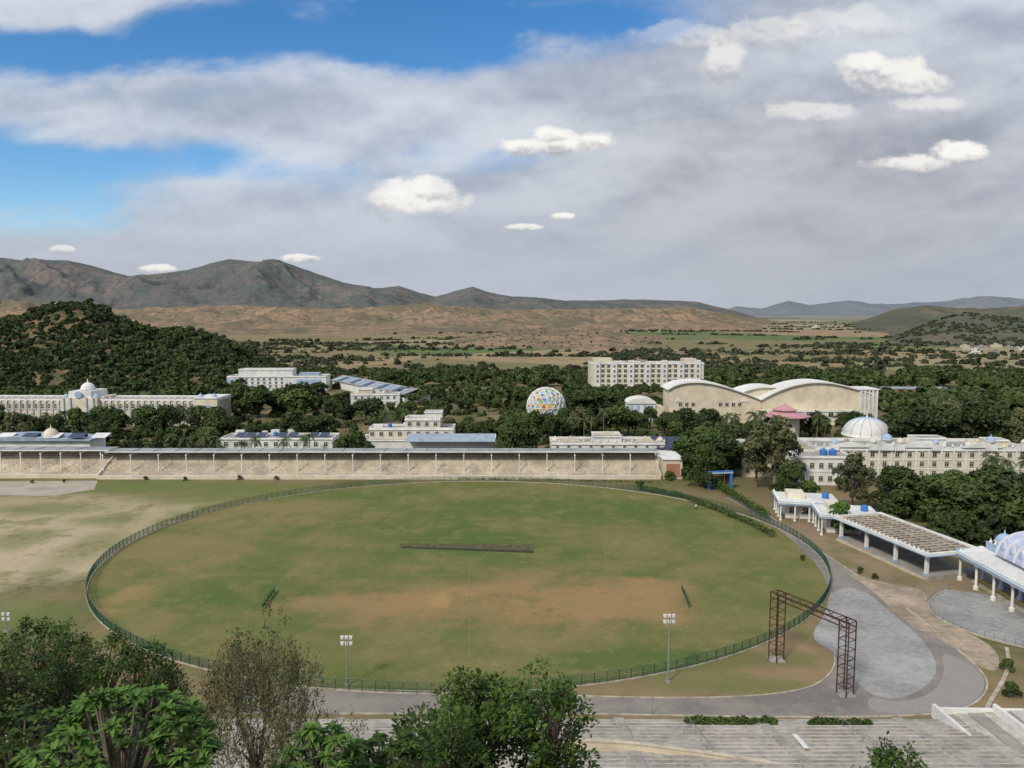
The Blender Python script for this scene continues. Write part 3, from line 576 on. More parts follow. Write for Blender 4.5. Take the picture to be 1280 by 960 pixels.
# roads
m,n,b=newmat('asphalt'); g=n.n('ShaderNodeNewGeometry'); n1=n.noise(g.outputs[0],.12,7,.65); n2=n.noise(g.outputs[0],5,4); n3=n.noise(g.outputs[0],.5,8,.75)
c_=n.mix(n.step(n1,.38,.64),(.18,.165,.15),(.28,.25,.22)); c_=n.mix(n.m('MULTIPLY',n.step(n3,.5,.65),.5),c_,(.34,.285,.22)); c_=n.mix(n.m('MULTIPLY',n2,.25),c_,(.1,.095,.09)); n.put(b.inputs['Base Color'],c_); b.inputs['Roughness'].default_value=.9; asph=m
slabc=M('worn_concrete_slab',(.34,.335,.32),var=.25,scale=.12,fine=1.2); tanc=M('sandy_paving',(.40,.32,.235),var=.3,scale=.15,fine=1.0); courtc=M('pale_court',(.44,.38,.31),var=.2,scale=.2)
m,n,b=newmat('block_paving'); g=n.n('ShaderNodeNewGeometry'); bt_=n.n('ShaderNodeTexBrick'); n.put(bt_.inputs['Vector'],g.outputs[0]); bt_.inputs['Scale'].default_value=.9; bt_.inputs['Color1'].default_value=(.27,.25,.23,1); bt_.inputs['Color2'].default_value=(.21,.20,.19,1); bt_.inputs['Mortar'].default_value=(.42,.39,.35,1); bt_.inputs['Mortar Size'].default_value=.03
n.put(b.inputs['Base Color'],n.mix(n.m('MULTIPLY',n.noise(g.outputs[0],.3,6,.7),.6),bt_.outputs[0],(.27,.235,.20))); b.inputs['Roughness'].default_value=.9; brickp=m
inner=[(905,622),(940,640),(975,663),(1005,688),(1030,718),(1038,745),(1032,775),(1012,800),(1046,815),(1040,845),(1000,866),(880,874),(700,870),(500,864),(300,858)]
outer=[(300,892),(500,893),(700,892),(1000,898),(1160,895),(1215,885),(1238,860),(1225,835),(1180,800),(1140,765),(1095,735),(1050,705),(1010,680),(985,662),(955,640),(920,618)]
IN=openchaikin([G(*p) for p in inner]); OUT=openchaikin([G(*p) for p in outer])
sheet('road',IN+OUT,.016,asph)
sheet('pavement',chaikin([G(*p) for p in [(1085,868),(1120,880),(1165,868),(1182,842),(1176,815),(1196,822),(1228,842),(1232,862),(1212,882),(1160,892),(1085,892)]]),.02,brickp)
sheet('plaza',chaikin([G(*p) for p in [(1036,738),(1075,733),(1130,778),(1163,810),(1174,840),(1152,864),(1112,876),(1078,864),(1045,815),(1010,798),(1034,765)]]),.024,slabc)
sheet('paving',chaikin([G(*p) for p in [(1050,712),(1100,728),(1160,738),(1158,760),(1185,780),(1245,808),(1252,840),(1226,836),(1180,801),(1130,779),(1092,738)]]),.028,tanc)
sheet('court',[G(*p) for p in [(-60,602),(122,601),(118,612),(60,620),(-60,618)]],.014,courtc)
drv=[(1186,737),(1166,745),(1159,757),(1168,770),(1195,785),(1235,799),(1290,812)]; DRV=openchaikin([G(*p) for p in drv])
sheet('driveway',DRV+[G(*p) for p in [(1330,800),(1300,760),(1225,742)]],.032,slabc)
def ribbon(pts,w,h,mat,mb=None,z0=0.0):
    mb=mb or MB(); P=[Vector((p[0],p[1],0)) for p in pts]; L=[]
    for i,p in enumerate(P):
        dd=(P[min(i+1,len(P)-1)]-P[max(i-1,0)]).normalized(); s_=Vector((-dd.y,dd.x,0))*w/2; L.append((p-s_,p+s_))
    vs=[];k=len(L)
    for a,c in L: vs+=[(a.x,a.y,z0),(c.x,c.y,z0),(c.x,c.y,z0+h),(a.x,a.y,z0+h)]
    fs=[(4*i+j,4*i+(j+1)%4,4*i+4+(j+1)%4,4*i+4+j) for i in range(k-1) for j in range(4)]+[(0,1,2,3),(4*k-1,4*k-2,4*k-3,4*k-4)]
    mb.add(vs,fs,mat); return mb
kerbm=M('kerb_stone',(.48,.43,.34),var=.3)
oi_=int(len(OUT)*.62); ribbon(OUT[4:oi_],.25,.13,kerbm).obj('kerb',kind='structure'); ribbon(OUT[oi_:],.25,.13,kerbm).obj('kerb',kind='structure')
ribbon(IN[int(len(IN)*.58):],.22,.12,kerbm).obj('kerb',kind='structure')
ribbon(DRV,.35,.16,kerbm).obj('kerb',kind='structure')
ribbon(openchaikin([G(*p) for p in [(1258,810),(1262,830),(1255,850),(1236,880),(1232,892)]]),.5,.16,kerbm).obj('kerb',kind='structure')
# ---------------------------------------------------------------- fence
fe=thing('boundary_fence','green wire fence on low kerb ringing cricket ground','fence',(CX,CY,0))
pmb=MB(); pmb.box(-.05,.05,-.05,.05,0,1.7,green); pmb.box(-.07,.07,-.07,.07,1.703,1.76,steel); pme=pmb.mesh('fence_post')
NP=250; T=[2*math.pi*i/NP for i in range(NP)]; T.sort(key=lambda t: ell(t,1.2)[1])
rest=MB()
for i,t in enumerate(T):
    p=ell(t,1.2); q=(p[0]-CX,p[1]-CY)
    if i<100: mk(pme,'fence_post',fe,loc=(q[0],q[1],0),rot=t)
    else: rest.box(q[0]-.05,q[0]+.05,q[1]-.05,q[1]+.05,0,1.7,green)
rest.obj('fence_post',fe,kind='stuff')
loop=[(ell(2*math.pi*i/180,1.2)[0]-CX,ell(2*math.pi*i/180,1.2)[1]-CY) for i in range(181)]
mb=MB()
for zz in (.3,.65,1.0,1.3,1.6): ribbon(loop,.03,.035,green,mb,zz)
for i in range(2000):
    p=ell(2*math.pi*i/2000,1.2); q=(p[0]-CX,p[1]-CY); mb.box(q[0]-.015,q[0]+.015,q[1]-.015,q[1]+.015,.2,1.62,green)
mb.obj('wire_panel',fe)
ribbon(loop,.2,.16,kerbm).obj('kerb_base',fe)
# ---------------------------------------------------------------- sight frames, floodlights, gate
def frame(px,py,px2,py2,lab):
    a=Vector((*G(px,py),0)); c=Vector((*G(px2,py2),0)); e=thing('sight_screen',lab,'sight screen',a); v=c-a
    mb=MB(); k=5
    for i in range(k): p=v*i/(k-1); mb.beam(p,p+Vector((0,0,1.1)),.08,green)
    mb.beam((0,0,1.1),tuple(v+Vector((0,0,1.1))),.08,green); mb.beam((0,0,.3),tuple(v+Vector((0,0,.3))),.08,green); mb.obj('frame',e)
    mb=MB(); s_=Vector((v.y,-v.x,0)).normalized()*.06
    q=[s_+Vector((0,0,.35)),v+s_+Vector((0,0,.35)),v+s_+Vector((0,0,.8)),s_+Vector((0,0,.8))]; mb.add([tuple(p) for p in q],[(0,1,2,3)],green); mb.obj('panel',e)
frame(328,762,343,740,'narrow dark sight screen frame on brown grass'); frame(861,760,852,738,'slim green sight screen frame on the field')
def floodlight(px,py,top,lab,nl=3):
    p=G(px,py); h=Z(top,p[1]); e=thing('floodlight',lab,'floodlight',(p[0],p[1],0))
    mb=MB(); mb.tube([(0,0,0),(0,0,h-1.2)],[.12,.07],8,steel); mb.box(-.3,.3,-.3,.3,0,.25,concrete); mb.obj('pole',e)
    mb=MB(); mb.beam((-.7,0,h-1.3),(.7,0,h-1.3),.07,steel); mb.beam((-.7,0,h-.5),(.7,0,h-.5),.07,steel); mb.beam((0,0,h-1.4),(0,0,h-.3),.1,steel); mb.obj('crossarm',e)
    lm=MB(); lm.prism([(-.16,0),(.16,0),(.22,.4),(-.22,.4)],-.1,.2,white); lm.box(-.13,.13,.2,.23,.05,.32,glass); lm=lm.mesh('lamp_head')
    for z_ in (h-1.25,h-.45):
        for x_ in (-.58,0,.58)[:nl] if nl==3 else (-.4,.4): mk(lm,'lamp_head',e,loc=(x_,.08,z_))
floodlight(434,857,795,'short galvanised floodlight mast with six lamps by fence'); floodlight(835,853,768,'tall galvanised floodlight mast with six lamps by fence')
floodlight(8,790,766,'grey floodlight mast beside dry open ground',2)
def pole(px,py,top,lab):
    p=G(px,py); h=Z(top,p[1]); e=thing('street_lamp',lab,'street lamp',(p[0],p[1],0),group='lamps along the ring road')
    mb=MB(); mb.tube([(0,0,0),(0,0,h)],[.07,.04],8,steel); mb.obj('pole',e); mb=MB(); mb.beam((0,0,h),(.6,0,h+.12),.05,steel); mb.box(.5,.8,-.08,.08,h+.06,h+.16,steel); mb.obj('lamp_head',e)
for a in ((815,893,868),(855,940,908),(998,692,640),(905,612,588)): pole(*a,'thin grey lamp post beside the ring road')
# truss gate
A=Vector((*G(970,825),0)); B=Vector((*G(1056,868),0)); e=thing('truss_gate','dark rusty steel lattice gateway spanning the road','gate',A); v=B-A; dirn=v.normalized(); nrm_=Vector((-dirn.y,dirn.x,0))
hg=10.0; wl=.72
def tower(o,nm):
    mb=MB(); cs=[o+dirn*sx*wl+nrm_*sy*wl for sx in(-1,1) for sy in (-1,1)]
    for c in cs: mb.beam(c,c+Vector((0,0,hg)),.13,rust)
    k=8
    for i in range(k):
        z1=(i+1)*hg/k
        for a,c in ((0,1),(1,3),(3,2),(2,0)): mb.beam(cs[a]+Vector((0,0,z1)),cs[c]+Vector((0,0,z1)),.07,rust)
        if i in (0,3,6):
            mb.beam(cs[0]+Vector((0,0,i*hg/k)),cs[2]+Vector((0,0,z1)),.05,rust); mb.beam(cs[1]+Vector((0,0,i*hg/k)),cs[3]+Vector((0,0,z1)),.05,rust)
    mb.obj(nm,e)
    mb=MB(); mb.box(o.x-1.0,o.x+1.0,o.y-1.0,o.y+1.0,0.003,.2,concrete); mb.obj('footing',e)
tower(Vector((0,0,0)),'lattice_tower'); tower(v,'lattice_tower')
mb=MB(); L=v.length; k=9
for sy in (-1,1):
    o=nrm_*sy*wl
    for zz in (hg-.75,hg+.05): mb.beam(o-dirn*wl+Vector((0,0,zz)),o+v+dirn*wl+Vector((0,0,zz)),.13,rust)
    for i in range(k):
        a=o+v*i/k; c=o+v*(i+1)/k; mb.beam(a+Vector((0,0,hg-.75 if i%2 else hg+.05)),c+Vector((0,0,hg+.05 if i%2 else hg-.75)),.06,rust)
for i in range(k+1): mb.beam(nrm_*wl+v*i/k+Vector((0,0,hg+.05)),-nrm_*wl+v*i/k+Vector((0,0,hg+.05)),.06,rust)
mb.obj('truss_beam',e)
p=G(900,612); e=thing('gateway','blue painted square entrance gateway over the path','gate',(p[0],p[1],0),.1)
for s in (-3.1,3.1):
    mb=MB(); mb.box(s-.3,s+.3,-.4,.4,0,4.6,blue); mb.obj('pillar',e)
mb=MB(); mb.box(-3.5,3.5,-.5,.5,4.603,5.2,lightblue); mb.box(-3.6,3.6,-.6,.6,5.203,5.3,blue); mb.obj('lintel',e)
# ---------------------------------------------------------------- kiosks
def kiosk(x_,y_,rot,wd,lab):
    e=thing('ornate_kiosk',lab,'kiosk',(x_,y_,0),rot); EXCL.append((x_-wd*.6,x_+wd*.6,y_-8,y_+8)); a=-wd/2;c=wd/2
    mb=MB(); mb.box(a+2,c-1.5,-2,5,-.2,4.2,white); mb.obj('wall',e); mb=MB(); mb.box(a,c,-5,6,4.203,4.6,white); mb.box(a-.2,c+.2,-5.2,-5.003,3.95,4.75,lightblue); mb.box(a-.2,a-.003,-5,6,3.95,4.75,lightblue); mb.box(a-.3,c+.3,-5.35,-5.203,4.3,4.6,white); mb.obj('roof',e)
    cmb=MB(); cmb.lathe([(.35,0),(.35,.3),(.2,.4),(.2,3.6),(.38,3.9),(.38,4.2)],10,white); cme=cmb.mesh('column')
    nc=max(3,int(wd/3.4)+1)
    for i in range(nc): mk(cme,'column',e,loc=(a+.5+i*(wd-1)/(nc-1),-4.6,0))
    for yy in (-1,2.5,5.6): mk(cme,'column',e,loc=(a+.5,yy,0))
    nf=int(wd/1.15); finials(e,[(a+.1+i*(wd-.2)/nf,-4.9,4.6) for i in range(nf+1)]+[(a+.1,-4.9+i*1.15,4.6) for i in range(1,10)],white,.8)
    mb=MB(); mb.box(a+2.5,a+6.5,-1,4,4.603,5.9,ivory); mb.obj('roof_room',e); mb=MB(); mb.lathe([(.8,0),(.8,1.1),(.3,1.4),(.02,1.42)],14,blue,c-2.5,1,4.6); mb.obj('water_tank',e)
    rowwin(e,W_s,[a+3.5+i*3 for i in range(max(1,int((wd-5)/3)))],-2,[1.2])
kiosk(71.5,183,-.2,14,'white blue trimmed kiosk with scalloped canopy and columns')
kiosk(76,171,-.2,13,'white kiosk with blue fascia next to the open pavilion')
# ---------------------------------------------------------------- open shed
e=thing('open_pavilion','open white columned pavilion with slatted brown roof','pavilion',(79.3,152.5,0),math.radians(13.4)); EXCL.append((68,92,134,170))
mb=MB(); mb.box(-5.2,5.2,-13,13,-.2,.7,concrete); mb.box(-5.6,-5.203,-13,13,-.2,.35,seatc); mb.obj('platform',e)
cmb=MB(); cmb.box(-.28,.28,-.28,.28,0.703,5.0,white); cmb.box(-.4,.4,-.4,.4,.703,1.2,lightblue); cme=cmb.mesh('column')
for q in (-12.3,-4.2,4.2,12.3):
    for s in (-4.9,4.9): mk(cme,'column',e,loc=(s,q,0))
mb=MB(); mb.box(-6.1,-5.5,-13.8,13.8,4.7,5.4,white); mb.box(5.5,6.1,-13.8,13.8,4.7,5.4,white); mb.box(-5.497,5.497,-13.8,-13.2,4.7,5.4,white); mb.box(-5.497,5.497,13.2,13.8,4.7,5.4,white); mb.box(-6.2,-6.103,-13.8,13.8,4.75,4.95,lightblue); mb.box(-6.1,6.1,-13.9,-13.803,4.75,4.95,lightblue); mb.obj('roof_fascia',e)
mb=MB(); mb.box(-5.49,5.49,-13.19,13.19,4.8,5.0,brownroof)
for i in range(19): q=-12.8+i*1.42; mb.box(-5.48,5.48,q-.07,q+.07,5.003,5.2,seatc)
for s in (-2.7,0,2.7): mb.box(s-.1,s+.1,-13.1,13.1,5.203,5.27,seatc)
mb.obj('roof',e)
finials(e,[(-5.8,-13.4+i*1.165,5.4) for i in range(24)],white,.55)
# ---------------------------------------------------------------- temple
e=thing('temple_hall','lavender and white temple hall with blue trimmed eaves','temple',(92,124,0),0); EXCL.append((80,112,100,142))
mb=MB(); mb.box(-6,14,-20,14,-.2,.9,concrete); mb.box(-7,-6.003,-20,14,-.2,.45,kerbm); mb.box(-6.01,-6.0,-20,14,.5,.9,yel); mb.obj('plinth',e)
mb=MB(); mb.box(-2,13,-19,13,.903,6.4,lav); mb.obj('wall',e)
mb=MB()
mb.add([(-9.2,-22,5.2),(-9.2,15.5,5.2),(-4.5,15.5,6.2),(-4.5,-22,6.2),(-9.2,-22,5.4),(-9.2,15.5,5.4),(-4.5,15.5,6.4),(-4.5,-22,6.4)],[(0,3,2,1),(4,5,6,7),(0,1,5,4),(1,2,6,5),(2,3,7,6),(3,0,4,7)],white)
mb.box(-9.4,-9.203,-22,15.5,4.7,5.55,lightblue); mb.box(-9.55,-9.403,-22,15.5,5.2,5.45,white); mb.box(-9.2,-4.5,15.503,15.7,4.9,5.9,lightblue); mb.box(-4.497,13.5,-20,14,6.403,7.0,white); mb.box(-4.7,-4.5,-20,14,6.42,7.8,lightblue); mb.obj('eave_roof',e)
cmb=MB(); cmb.lathe([(.6,0.903),(.6,1.4),(.34,1.6),(.32,4.3),(.6,4.8),(.6,5.3)],12,lav); cme=cmb.mesh('column')
for i in range(7): mk(cme,'column',e,loc=(-5.3,-18+i*5.2,0))
cmb=MB(); cmb.lathe([(.45,0),(.45,.6),(.24,.8),(.22,4.0),(.42,4.4),(.42,4.7)],12,white); cme=cmb.mesh('column')
for i in range(8): mk(cme,'column',e,loc=(-8.6,-20+i*5.0,0))
for i in range(6):
    y0=-18+i*5.2+.35; y1=y0+4.5; c=(y0+y1)/2; r_=(y1-y0)/2; poly=[(y0,5.9),(y0,3.6)]+[(c-r_*math.cos(t),3.6+1.7*math.sin(t)) for t in np.linspace(0,math.pi,14)]+[(y1,5.9)]
    mb=MB(); mb.prism(poly,5.15,5.45,rose if i%2 else white); mb.obj('arch_panel',e,rot=math.pi/2)
mb=MB(); mb.prism([(5.2*math.cos(t),6.9+4.0*math.sin(t)) for t in np.linspace(0,math.pi,24)],-16,9,lav); mb.obj('vault_roof',e,loc=(-.8,0,0))
for i in range(11):
    mb=MB(); y_=-15.6+i*2.45; mb.prism([(5.35*math.cos(t),6.95+4.15*math.sin(t)) for t in np.linspace(0,math.pi,24)]+[(5.203*math.cos(t),6.9+4.003*math.sin(t)) for t in np.linspace(math.pi,0,24)],y_-.12,y_+.12,white); mb.obj('vault_rib',e,loc=(-.8,0,0))
for i in range(10):
    y_=-14.4+i*2.45; mb=MB(); mb.lathe([(.05,-.4),(.5,-.3),(.6,.15),(.38,.6),(.02,1.1)],12,lightblue,-.8-4.95,y_,8.3,.35,1); mb.lathe([(.05,-.6),(.75,-.5),(.85,.15),(.55,.85),(.02,1.45)],12,white,-.8-4.7,y_,8.3,.3,1); mb.lathe([(.3,-.3),(.4,0),(.3,.3),(.02,.4)],10,white,-.8-3.9,y_,9.6,.4,1); mb.obj('niche',e)
finials(e,[(-8.9,-21.5+i*1.72,5.4) for i in range(22)],white,.8); finials(e,[(-4.6,-18+i*1.4,7.8) for i in range(23)],white,.8)
dome(e,-3.0,11.5,8.3,1.5,lightblue,drum=1.2); dome(e,-3.0,-17.5,8.3,1.5,lightblue,drum=1.2)
dense=DRV[::1]
e=thing('railing','low grey railing curving along the driveway','railing',(0,0,0)); rp=MB(); rp.box(-.04,.04,-.04,.04,.16,1.05,steel); rp=rp.mesh('railing_post')
for p in dense: mk(rp,'railing_post',e,loc=(p[0],p[1],0))
mb=MB(); ribbon(dense,.06,.06,steel,mb,1.05); ribbon(dense,.05,.05,steel,mb,.6); mb.obj('rail',e)
# ---------------------------------------------------------------- near gallery
x0,x1=-60,54
e=thing('concrete_gallery','weathered grey stepped spectator terrace beside the road','terrace',(0,89.2,0)); gal=M('terrace_concrete',(.37,.35,.32),var=.3,scale=.25,fine=1.5)
mb=MB(); k=14
for i in range(k): mb.box(x0,x1,-20.0,-i*1.25,-.3 if i==0 else .2+i*.3-.02,.2+(i+1)*.3-.023 if i else .477,gal)
mb.obj('terrace_step',e)
mb=MB()
for i in range(1,k): mb.box(x0,x1,-i*1.25-.14,-i*1.25+.003,.2+(i+1)*.3-.02,.2+(i+1)*.3+.006,seatc)
mb.obj('step_edge',e)
for q in (-38,-21,-4,13,30,47):
    mb=MB()
    for i in range(2*k): mb.box(q-.6,q+.6,-20,-i*.625+.35,-.1 if i==0 else .35+i*.15,.5+i*.15,concrete)
    mb.obj('stairway',e)
for q in (-30,-12,6,21,39):
    mb=MB()
    for i in range(6): z_=.5+i*2*.3; y_=-i*2.5-.4; mb.beam((q,y_,z_-.1),(q,y_,z_+.95),.05,steel)
    mb.beam((q,-.4,1.45),(q,-12.9,4.45),.05,steel); mb.obj('handrail',e)
e=thing('boundary_wall','cream low boundary wall curving beside the terrace','wall',(0,0,0))
P_=openchaikin([G(700,934,3),G(740,935,3),G(790,938,3),G(850,946,3),G(900,953,3),G(960,962,3),G(1010,975,3)])
mb=ribbon(P_,.35,1.6,cream,None,2.2); mb=ribbon(P_,.5,.12,seatc,mb,3.803); mb.obj('wall_segment',e)
palec=M('pale_step_concrete',(.50,.48,.42),var=.25,scale=.4,fine=1.5)
e=thing('diagonal_steps','wide pale concrete steps running diagonally with low white walls','steps',(0,0,0)); a=Vector(G(1166,896)); c=Vector(G(1236,958)); Dd=(c-a)
for i in range(11):
    mb=MB(); p=a+Vector((.9+i*1.7,.25-i*.05)); q=p+Dd*1.15; mb.slab([tuple(q),(q.x+1.68,q.y),(p.x+1.68,p.y),tuple(p)],.0,.25+.13*i,palec if i%2 else concrete); mb.obj('step',e)
for (p,q) in ((a,a+Dd*1.15),(a+Vector((7.5,0)),a+Vector((7.5,0))+Dd*.8),(a+Vector((14,0)),a+Vector((14,0))+Dd*.8)):
    mb=ribbon([tuple(p),tuple(q)],.4,1.7,white,None,0); mb.obj('side_wall',e)
mb=ribbon([tuple(a+Vector((.2,.4))),tuple(a+Vector((22,-.3)))],.4,.95,white,None,0); mb.obj('kerb',e)
a=G(993,920,3);c=G(1008,943,3); e=thing('board','fallen white board lying on the terrace steps','board',(a[0],a[1],3.2)); mb=MB(); v=Vector((c[0]-a[0],c[1]-a[1],.5)); mb.beam((0,0,0),tuple(v),.5,white,.08); mb.obj('board_face',e); mb=MB(); mb.beam((.2,.3,-.12),tuple(v+Vector((.2,.3,-.12))),.1,steel); mb.obj('board_leg',e)
# ---------------------------------------------------------------- hedges, shrubs
def hedge(pts,w,h,lab,z0=0,nn=900,mat=fol_b):
    C=[];Rr=[]; P=[Vector((*p,0)) for p in pts]
    for a,c in zip(P[:-1],P[1:]):
        L=(c-a).length; k=max(2,int(L/(w*.5)))
        for i in range(k): q=a.lerp(c,i/k); C.append((q.x,q.y,z0+h*.5)); Rr.append(w*.55*RD.uniform(.7,1.2))
    V,Fc,t=leaves(C,Rr,nn,.28,1.3,h/w); o=mk(np_mesh('hedge',V,Fc,mat,t),'hedge',None,lab,'hedge'); return o
hedge([G(862,903,.7),G(915,904,.7),G(972,904,.7)],1.3,1.2,'clipped dark green hedge along terrace edge',.2,1800)
hedge([G(1015,906,.7),G(1055,906,.7),G(1092,905,.7)],1.3,1.2,'clipped dark green hedge beside terrace steps',.2,1500)
hedge([G(800,612),G(850,622),G(900,640),G(945,660),G(966,672)],1.8,1.5,'long green hedge outside the field fence',0,5200)
hedge([G(898,612),G(925,630),G(960,652)],2.0,2.6,'tall bright hedge lining the road',0,3200,fol_f)
hedge([G(560,599),G(700,601),G(818,604)],.8,.6,'low shrub strip before the stand',0,900)
bc,_c=crown_mesh('crown',fol_b,1.6,1.0,7,900,.22,.15,seed=77); bt=trunk_mb(1.6,_c[:3],.06,bark,3).mesh('stem')
for (px,py,s) in ((1258,838,1.1),(1266,873,1.3),(1075,716,.8),(1094,724,.7),(800,612,1.6),(300,600,.9),(345,600,.8),(182,600,.7),(1180,676,1.2),(1210,684,1.2),(80,603,.6),(1003,700,.7),(836,600,1.8),(1185,668,1.6),(232,601,.8),(40,604,.6)):
    p=G(px,py); e=thing('shrub','rounded green shrub on bare soil','shrub',(p[0],p[1],0),RD.uniform(0,6),'shrubs planted around the grounds'); e.scale=(s,s,s); mk(bt,'stem',e); mk(bc,'crown',e)
# ---------------------------------------------------------------- trees
cnt=0; FARW=[]
def zone(px0,px1,y0,y1,t0,t1,k,vars_=(0,1,2,3,4,5),hmin=3.5,wx=1.0,palmz=False,hmax=22,far=False):
    global cnt
    for i in range(k):
        for tr in range(12):
            y_=RD.uniform(y0,y1); px=px0+(px1-px0)*((i+RD.random())/k); x_=X(px,y_)
            if not blocked(x_,y_,2.5): break
        else: continue
        h=min(hmax,max(hmin,Z(RD.uniform(t0,t1),y_)))
        if far:
            for j in range(4):
                r=h*RD.uniform(.22,.42); FARW.append((x_+RD.gauss(0,h*.28),y_+RD.gauss(0,h*.28),RD.uniform(.1,.5)*h,r))
            continue
        cnt+=1
        if palmz: put_tree(RD.randrange(3),x_,y_,h,0,False,'palm_tree','slender coconut palm near campus buildings','palm tree','palms around the campus',1.0*max(.8,9/h),PALMS,11.0)
        else: put_tree(RD.choice(vars_),x_,y_,h,0,False,wx=wx*RD.uniform(.75,1.3))
zone(-40,300,385,440,472,488,36,far=True)
zone(270,432,345,440,476,498,24,(0,1,4,2),wx=1.2)
zone(430,665,330,385,496,516,24,(0,1,4,2)); zone(500,660,405,470,474,490,34,far=True)
zone(655,712,285,326,512,522,9,(0,1,2))
zone(700,842,300,325,503,520,13); zone(705,790,350,420,482,498,15,(0,4,1),wx=1.15)
zone(-40,285,290,326,503,521,26); zone(140,290,246,256,545,556,9); zone(425,450,246,262,535,548,3)
zone(0,280,272,290,524,540,18)
zone(282,445,278,322,514,533,16); zone(560,700,282,320,518,538,12)
zone(838,1000,292,322,510,528,18); zone(840,960,255,288,526,543,12)
zone(855,930,222,262,538,562,12,(0,1,2))
zone(1000,1095,295,325,512,527,9); zone(1100,1300,262,330,494,532,26); zone(1095,1300,340,415,470,496,44,far=True)
zone(1110,1300,168,212,575,610,20,(0,1,2,4)); zone(1160,1300,150,168,615,640,7,(0,2))
zone(870,1300,440,600,450,470,80,far=True,hmax=14); zone(560,735,480,600,456,472,34,far=True,hmax=13); zone(740,880,455,480,478,484,22,far=True)
zone(400,560,500,620,455,468,30,far=True,hmax=13)
zone(1040,1110,205,222,590,605,6)
zone(160,430,243,257,536,550,12,palmz=True); zone(20,280,300,328,504,518,10,palmz=True); zone(870,1045,280,305,506,524,12,palmz=True)
zone(1100,1190,300,400,470,500,8,palmz=True); zone(1235,1300,190,225,555,570,4,palmz=True); zone(690,760,285,300,508,522,5,palmz=True); zone(440,520,300,330,500,515,5,palmz=True)
def special(px,y_,top,var,wx,lab,name='tree'):
    x_=X(px,y_); put_tree(var,x_,y_,Z(top,y_),0,True,name,lab,'tree',None,wx)
cm,C=crown_mesh('crown',fol_c,10,2.9,26,2900,.32,.22,seed=91,spread=1.3); tm=trunk_mb(10,C[:14],.2,palebark,9,.35).mesh('trunk'); TREES.append((cm,tm,None))
cm,C=crown_mesh('crown',fol_fl,10,3.8,12,2400,.5,.2,seed=92); tm=trunk_mb(10,C[:8],.22,bark,9).mesh('trunk'); TREES.append((cm,tm,None))
cm,C=crown_mesh('crown',fol_b,10,4.6,22,5200,.4,.12,seed=93); tm=trunk_mb(10,C[:8],.3,bark,9).mesh('trunk'); TREES.append((cm,tm,None))
special(968,208,516,6,1.05,'tall olive leaved tree rising beside the road'); special(945,214,528,6,.9,'tall thin olive tree beside the road')
special(1064,184,560,6,1.0,'feathery olive tree by the ornate kiosk'); special(1050,168,625,7,1.1,'small bright green tree beside the kiosk')
special(650,247,518,8,1.1,'broad dark tree standing behind the stand'); special(635,252,528,8,.9,'broad dark tree standing behind the stand')
special(880,214,555,8,1.0,'dense dark tree near the blue gateway'); special(985,200,580,8,1.1,'dense rounded tree beside the ring road'); special(860,226,565,8,1.0,'dense dark tree beside the stand')
special(1120,190,582,8,1.4,'wide dark mango tree by the pavilion'); special(1190,178,590,8,1.5,'wide dark mango tree by the temple'); special(1010,196,600,2,1.1,'rounded tree beside the kiosk')
def stuff(name,pts,mat,nq=34,lab=None,seed=5,flat=.8,ls=.55):
    rng=np.random.default_rng(seed); P_=np.array([p[:3] for p in pts]); R_=np.array([p[3] for p in pts]); k=len(P_)
    C=np.repeat(P_,nq,0); r=np.repeat(R_,nq); d=rng.normal(size=(k*nq,3)); d/=np.linalg.norm(d,axis=1)[:,None]; d[:,2]=np.abs(d[:,2])*1.1-.25
    p=C+d*(r*(.55+.45*rng.random(k*nq)))[:,None]*np.array([1,1,flat]); p[:,2]+=r*.35
    nrm=d+rng.normal(size=d.shape)*.5; nrm/=np.linalg.norm(nrm,axis=1)[:,None]; a=np.cross(nrm,rng.normal(size=d.shape)); a/=np.linalg.norm(a,axis=1)[:,None]; b_=np.cross(nrm,a)
    s=(r*ls*(.6+.7*rng.random(k*nq)))[:,None]; V=np.stack([p-a*s,p+b_*s*.8,p+a*s,p-b_*s*.8],1).reshape(-1,3)
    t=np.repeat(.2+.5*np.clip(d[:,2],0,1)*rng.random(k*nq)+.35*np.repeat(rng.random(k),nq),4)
    o=mk(np_mesh(name,V,np.arange(k*nq*4).reshape(-1,4),mat,t),name,None,lab,'vegetation','stuff'); return o
stuff('woodland',FARW,fol_a,110,'dense distant woodland between campus blocks',12,.85,.30)
pts=[]
for i in range(3000):
    y_=RD.uniform(238,640); px=RD.uniform(-60,1340); x_=X(px,y_)
    if blocked(x_,y_,1.5) or (860<px<1000 and y_<232): continue
    if noise.noise(Vector((x_/40,y_/60,2)))<-.26: continue
    if y_<460: r=RD.uniform(1.4,2.8)
    else: r=RD.uniform(1.8,4.0)
    pts.append((x_,y_,0,r))
for i in range(260):
    px=RD.uniform(1100,1330); y_=RD.uniform(150,235); x_=X(px,y_)
    if not blocked(x_,y_,2): pts.append((x_,y_,0,RD.uniform(1,2)))
stuff('undergrowth',pts,fol_a,56,'dark undergrowth filling gaps between campus trees')
pts=[]; pts2=[]
